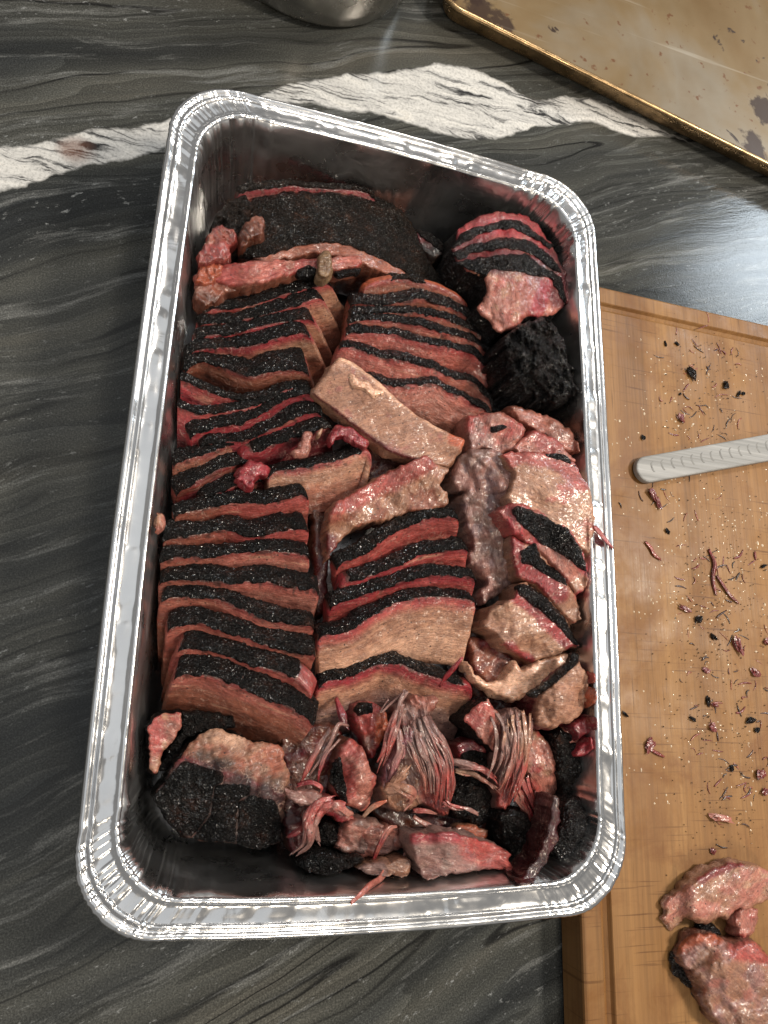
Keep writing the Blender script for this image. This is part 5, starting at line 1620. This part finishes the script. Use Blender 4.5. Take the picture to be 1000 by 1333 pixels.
relief('added dark filler for the shaded gap between the two near stacks', [(400, 585), (440, 600), (440, 660), (428, 720), (424, 800), (410, 800), (406, 700), (404, 640)], 38, (UMBER * .6, DEEP * .5), depth=31, edge=4, lump=(2.5, 8), mat=M_WET, step=3, sunk=True)  # filler hiding bright foil; its dark colour stands for the gap's shade
relief('added dark filler for the shade under shreds beside the charred corner chunk', [(366, 990), (412, 985), (420, 1040), (410, 1105), (380, 1112), (366, 1060)], 32, (UMBER * .5, DEEP * .5), depth=29, edge=4, lump=(2.5, 8), mat=M_WET, step=3, sunk=True)  # filler over bright foil, coloured dark as the shade below the shreds
relief('added dark filler for the shaded gap under the ends of the bare slices', [(425, 590), (470, 570), (540, 592), (575, 600), (545, 618), (505, 622), (455, 640), (430, 660)], 44, (UMBER * .6, DEEP * .6), depth=36, edge=4, lump=(2.5, 8), mat=M_WET, step=3, sunk=True)  # added to cover bright foil; shade of the gap is in its colour

# ---- black morsel stuck to the wall
relief('tiny pink morsel stuck high on the long foil wall', [(200, 678), (204, 670), (211, 668), (212, 678), (213, 688), (206, 692), (200, 686)], 60, (ROSE, PALE), depth=5, edge=1.5, lump=(.8, 3), step=1.3, jit=.4, name='meat_scrap', cat='meat scrap', group=None)

# ================================================================== on the board
Z_B = BZ * 1000
ZU = dict(sc=.28, off=(720, 980))
relief('shiny pinkish tan torn slice lying on the cutting board', [(515, 690), (560, 660), (610, 635), (680, 580), (760, 530), (850, 508), (940, 514), (1010, 560), (1040, 640), (1000, 690), (950, 702), (905, 730), (850, 725), (820, 770), (770, 770), (700, 792), (620, 766), (550, 822), (500, 762), (535, 740)],
       [(520, 700, 36), (550, 810, 33), (760, 540, 44), (900, 600, 48), (700, 700, 46), (1000, 650, 44)], (TAN, ROSE, PALE * .85), depth=20, edge=3.0, lump=(1.8, 12), fine=.7, mat=M_WET, tints=[([(690, 575), (780, 528), (860, 508)], 9, RED * .7), ([(520, 690), (600, 650)], 16, ROSE)], floor=BZ + .0005,
       name='torn_brisket', cat='pulled beef', group=None, **ZU)
relief('ribbed rosy flap folded beneath the torn slice on the board', [(846, 735), (900, 715), (952, 720), (958, 770), (930, 850), (890, 872), (856, 845)], 42, (ROSE, PINK), depth=14, edge=3, lump=(1, 6), grain=(85, 1.2, 9), mat=M_WET, floor=BZ + .0005, name='torn_brisket', cat='pulled beef', group=None, **ZU)
relief('lumpy glossy fatty chunk on the board below the torn slice', [(570, 912), (610, 870), (650, 845), (735, 838), (790, 870), (850, 900), (900, 880), (950, 890), (1000, 950), (1060, 1050), (1100, 1180), (1080, 1300), (900, 1330), (770, 1270), (720, 1180), (690, 1080), (640, 1010), (585, 968)],
       [(580, 920, 38), (700, 860, 46), (800, 1000, 54), (960, 920, 48), (1060, 1200, 50), (760, 1220, 42)], (TAN * .9, MAUVE, ROSE * .9), depth=28, edge=5, lump=(3.2, 12), fine=.8, crumb=(1.5, 9), mat=M_WET, tints=[([(600, 900), (680, 850), (760, 860)], 12, ORANGE * .8), ([(860, 910), (960, 930)], 16, PINK)], floor=BZ + .0005, side=UMBER,
       name='fatty_chunk', cat='pulled beef', group=None, **ZU)
relief('dark wet scrap under the edge of the fatty chunk on the board', [(560, 930), (590, 960), (640, 1010), (690, 1080), (720, 1180), (690, 1170), (640, 1080), (580, 1040), (555, 980)], 34, (BLACK, DEEP * .5), depth=8, edge=2.5, lump=(1, 6), mat=M_BARKG, floor=BZ + .0005, name='bark_scrap', cat='bark scrap', group=None, **ZU)
relief('black glossy bark bit between torn slice and fatty chunk', [(680, 810), (720, 795), (760, 810), (790, 850), (760, 850), (700, 840)], 38, (BLACK, BLACK), depth=12, edge=2.5, lump=(1, 5), mat=M_BARKG, floor=BZ + .0005, name='bark_scrap', cat='bark scrap', group=None, **ZU)


def crumb_mesh(r, seed, sx=1.0, sy=1.0, sz=.6):
    nu, nv_ = 12, 7
    V = [(0, 0, 1)]
    for j in range(1, nv_):
        for i in range(nu):
            a, b = 2 * math.pi * i / nu, math.pi * j / nv_
            V.append((math.sin(b) * math.cos(a), math.sin(b) * math.sin(a), math.cos(b)))
    V.append((0, 0, -1))
    V = np.array(V)
    k = 1 + .6 * noise(V, 1.5, seed) + .5 * noise(V, 3.3, seed + 1)
    V = V * k[:, None] * np.array([sx, sy, sz]) * r
    V[:, 2] -= V[:, 2].min()
    F = [[0, 1 + i, 1 + (i + 1) % nu] for i in range(nu)]
    for j in range(nv_ - 2):
        for i in range(nu):
            a, b = 1 + j * nu + i, 1 + j * nu + (i + 1) % nu
            F.append([a, a + nu, b + nu, b])
    o = 1 + (nv_ - 2) * nu
    F += [[o + i, len(V) - 1, o + (i + 1) % nu] for i in range(nu)]
    return V, F


CR = [(898, 486, 10, 1), (886, 545, 9, 0), (849, 645, 12, 0), (856, 657, 9, 0), (837, 570, 5, 2), (944, 502, 8, 1), (961, 513, 6, 2), (967, 513, 5, 2), (881, 448, 4, 2), (866, 448, 4, 2), (868, 692, 6, 2), (885, 513, 4, 2),
      (889, 792, 9, 0), (909, 806, 8, 2), (958, 839, 12, 0), (981, 875, 9, 0), (997, 836, 9, 0), (901, 936, 6, 2), (927, 947, 8, 0), (844, 970, 9, 0), (975, 938, 8, 2), (984, 950, 7, 2), (993, 737, 6, 2), (918, 873, 6, 0), (928, 830, 7, 1),
      (935, 1064, 12, 3), (927, 1108, 6, 0), (952, 1000, 5, 2), (988, 1008, 11, 0), (994, 1030, 9, 0), (921, 912, 6, 1), (930, 918, 7, 0), (903, 378 + 32, 4, 2), (813, 930, 5, 2)]
CM = [M_WET, M_BARKB, M_BARKG, M_WET]
CL = ['reddish meat crumb on the greasy cutting board', 'brown crusty crumb on the greasy cutting board', 'tiny black bark crumb on the greasy cutting board', 'flat pale pink sliver on the board above the torn slice']
for k, (x, y, r, kind) in enumerate(CR):
    if (x, y) == (903, 410):
        continue
    c = U(x, y, BZ + .0001)
    V, F = crumb_mesh(r * .42e-3, 900 + k * 3, rng.uniform(.7, 1.5) if kind != 3 else 1.6, rng.uniform(.45, .9) if kind != 3 else .5, .36)
    a = rng.uniform(0, 3.1) if kind != 3 else -.15
    V = V @ np.array([[math.cos(a), math.sin(a), 0], [-math.sin(a), math.cos(a), 0], [0, 0, 1]])
    base = {0: srgb(112, 42, 40), 1: UMBER, 2: BLACK, 3: ROSE}[kind]
    o = make_mesh('meat_crumb' if kind != 2 else 'bark_crumb', V, F, CM[kind], None, None, np.clip(base * (1 + .3 * noise(V, 900, k))[:, None], 0, 1), smooth=False)
    o.location = c
    MARK = [((900, 600), 'beside the utensil handle'), ((900, 450), 'near the juice groove'), ((935, 745), 'beside the longest dark red strand'), ((935, 1120), 'near the torn slice on the board'), ((830, 930), 'beside the long foil rim'), ((930, 830), 'among the shreds past the red strands'), ((945, 940), 'between the shreds and the torn slice')]
    near_ = min(MARK, key=lambda q: (q[0][0] - x) ** 2 + (q[0][1] - y) ** 2)[1]
    tag(o, CL[kind] if kind == 3 else ['reddish meat crumb ', 'brown crusty crumb ', 'tiny black bark crumb '][kind] + near_, 'crumb', None if kind == 3 else ['reddish crumbs on the board', 'brown crumbs on the board', 'black crumbs on the board'][kind])
for lab, p, r, c in (('longest dark red strand lying on the cutting board', [(924, 716), (930, 732), (928, 750), (932, 774)], 1.9, srgb(132, 48, 46)), ('straight dark red strand branching beside the longest one on the board', [(934, 750), (944, 764), (952, 776), (961, 785)], 1.6, srgb(120, 46, 44)),
                     ('short curved red strand on the board near the rim', [(842, 706), (848, 714), (852, 722), (860, 728)], 1.7, srgb(150, 62, 52)), ('slim red strand tail beside the reddish crumb by the rim', [(846, 974), (854, 980), (864, 985)], 1.3, srgb(140, 56, 50)), ('tiny upright red strand near the frame side of the board', [(983, 718), (984, 728)], 1.2, srgb(130, 56, 50))):
    strand(lab, p, Z_B + r * .75, r, c, c * .8, group=None, taper=(.6, .5))

# fat droplets and specks, too many and too small to count
DV, DF = [], []
for k in range(1800):
    x, y = rng.uniform(795, 1060), rng.uniform(430, 1120)
    dens = noise(np.array([x, y, 0.]), 1 / 60.0, 5) * .6 + math.exp(-((x - 930) / 90) ** 2 - ((y - 720) / 220) ** 2)
    if rng.uniform() > dens * 1.0:
        continue
    c = U(x, y, BZ)
    r = rng.uniform(.0004, .0009) * (1.6 if rng.uniform() < .10 else 1)
    e = rng.uniform(.6, 1.5)
    b = len(DV)
    for j, (rr, zz) in enumerate(((1.0, -.1), (.75, .35), (.35, .5))):
        for i in range(7):
            a = 2 * math.pi * i / 7
            DV.append((c[0] + r * rr * math.cos(a) * e, c[1] + r * rr * math.sin(a) / e, c[2] + r * zz))
    for j in range(2):
        for i in range(7):
            DF.append([b + j * 7 + i, b + j * 7 + (i + 1) % 7, b + j * 7 + 7 + (i + 1) % 7, b + j * 7 + 7 + i])
    DF.append([b + 14 + i for i in range(7)])
o = make_mesh('fat_droplets', DV, DF, M_DROP)
tag(o, 'glistening fat droplets spattered over the cutting board', 'grease', None, 'stuff')
DV, DF = [], []
for k in range(1000):
    cx, cy = [(930, 480), (925, 560), (935, 700), (930, 830), (935, 930), (975, 760), (950, 1060)][rng.integers(7)]
    x, y = rng.normal(cx, 38), rng.normal(cy, 42)
    if x < 800:
        continue
    c = U(x, y, BZ)
    V, F = crumb_mesh(rng.uniform(.00025, .0007), 3000 + k)
    V, F = V[[0] + list(range(13, 25, 2))], [[0, 1 + i, 1 + (i + 1) % 6] for i in range(6)]
    b = len(DV)
    DV += (V + c).tolist()
    DF += [[q + b for q in f] for f in F]
o = make_mesh('pepper_specks', DV, DF, M_BARKB)
tag(o, 'fine dark pepper specks scattered over the cutting board', 'specks', None, 'stuff')

# short fine shreds of meat, too many to count
DV, DF, DC = [], [], []
for k in range(170):
    cx, cy = [(930, 470), (905, 545), (860, 650), (935, 745), (930, 840), (925, 930), (985, 900), (960, 1010)][rng.integers(8)]
    x, y = rng.normal(cx, 26), rng.normal(cy, 30)
    if x < 806:
        continue
    a, ln = rng.uniform(0, 6.28), rng.uniform(3, 11)
    bend = rng.normal(0, 2.5)
    pp = [(x + math.cos(a) * ln * q - math.sin(a) * bend * q * q, y + math.sin(a) * ln * q + math.cos(a) * bend * q * q) for q in (-.5, 0, .5, 1)]
    c = [srgb(120, 44, 42), srgb(150, 84, 66), srgb(60, 30, 26), srgb(40, 26, 24)][rng.integers(4)]
    V, F, cc, _f = tube_mesh(pp, Z_B + .35, rng.uniform(.3, .75), 5000 + k, .6, c, c * .8, nseg=6)
    b = len(DV)
    DV += V.tolist()
    DC += cc.tolist()
    DF += [[q + b for q in f] for f in F]
o = make_mesh('meat_shreds', DV, DF, M_WET, None, None, np.array(DC))
tag(o, 'fine dark shreds of meat strewn over the cutting board', 'shreds', None, 'stuff')
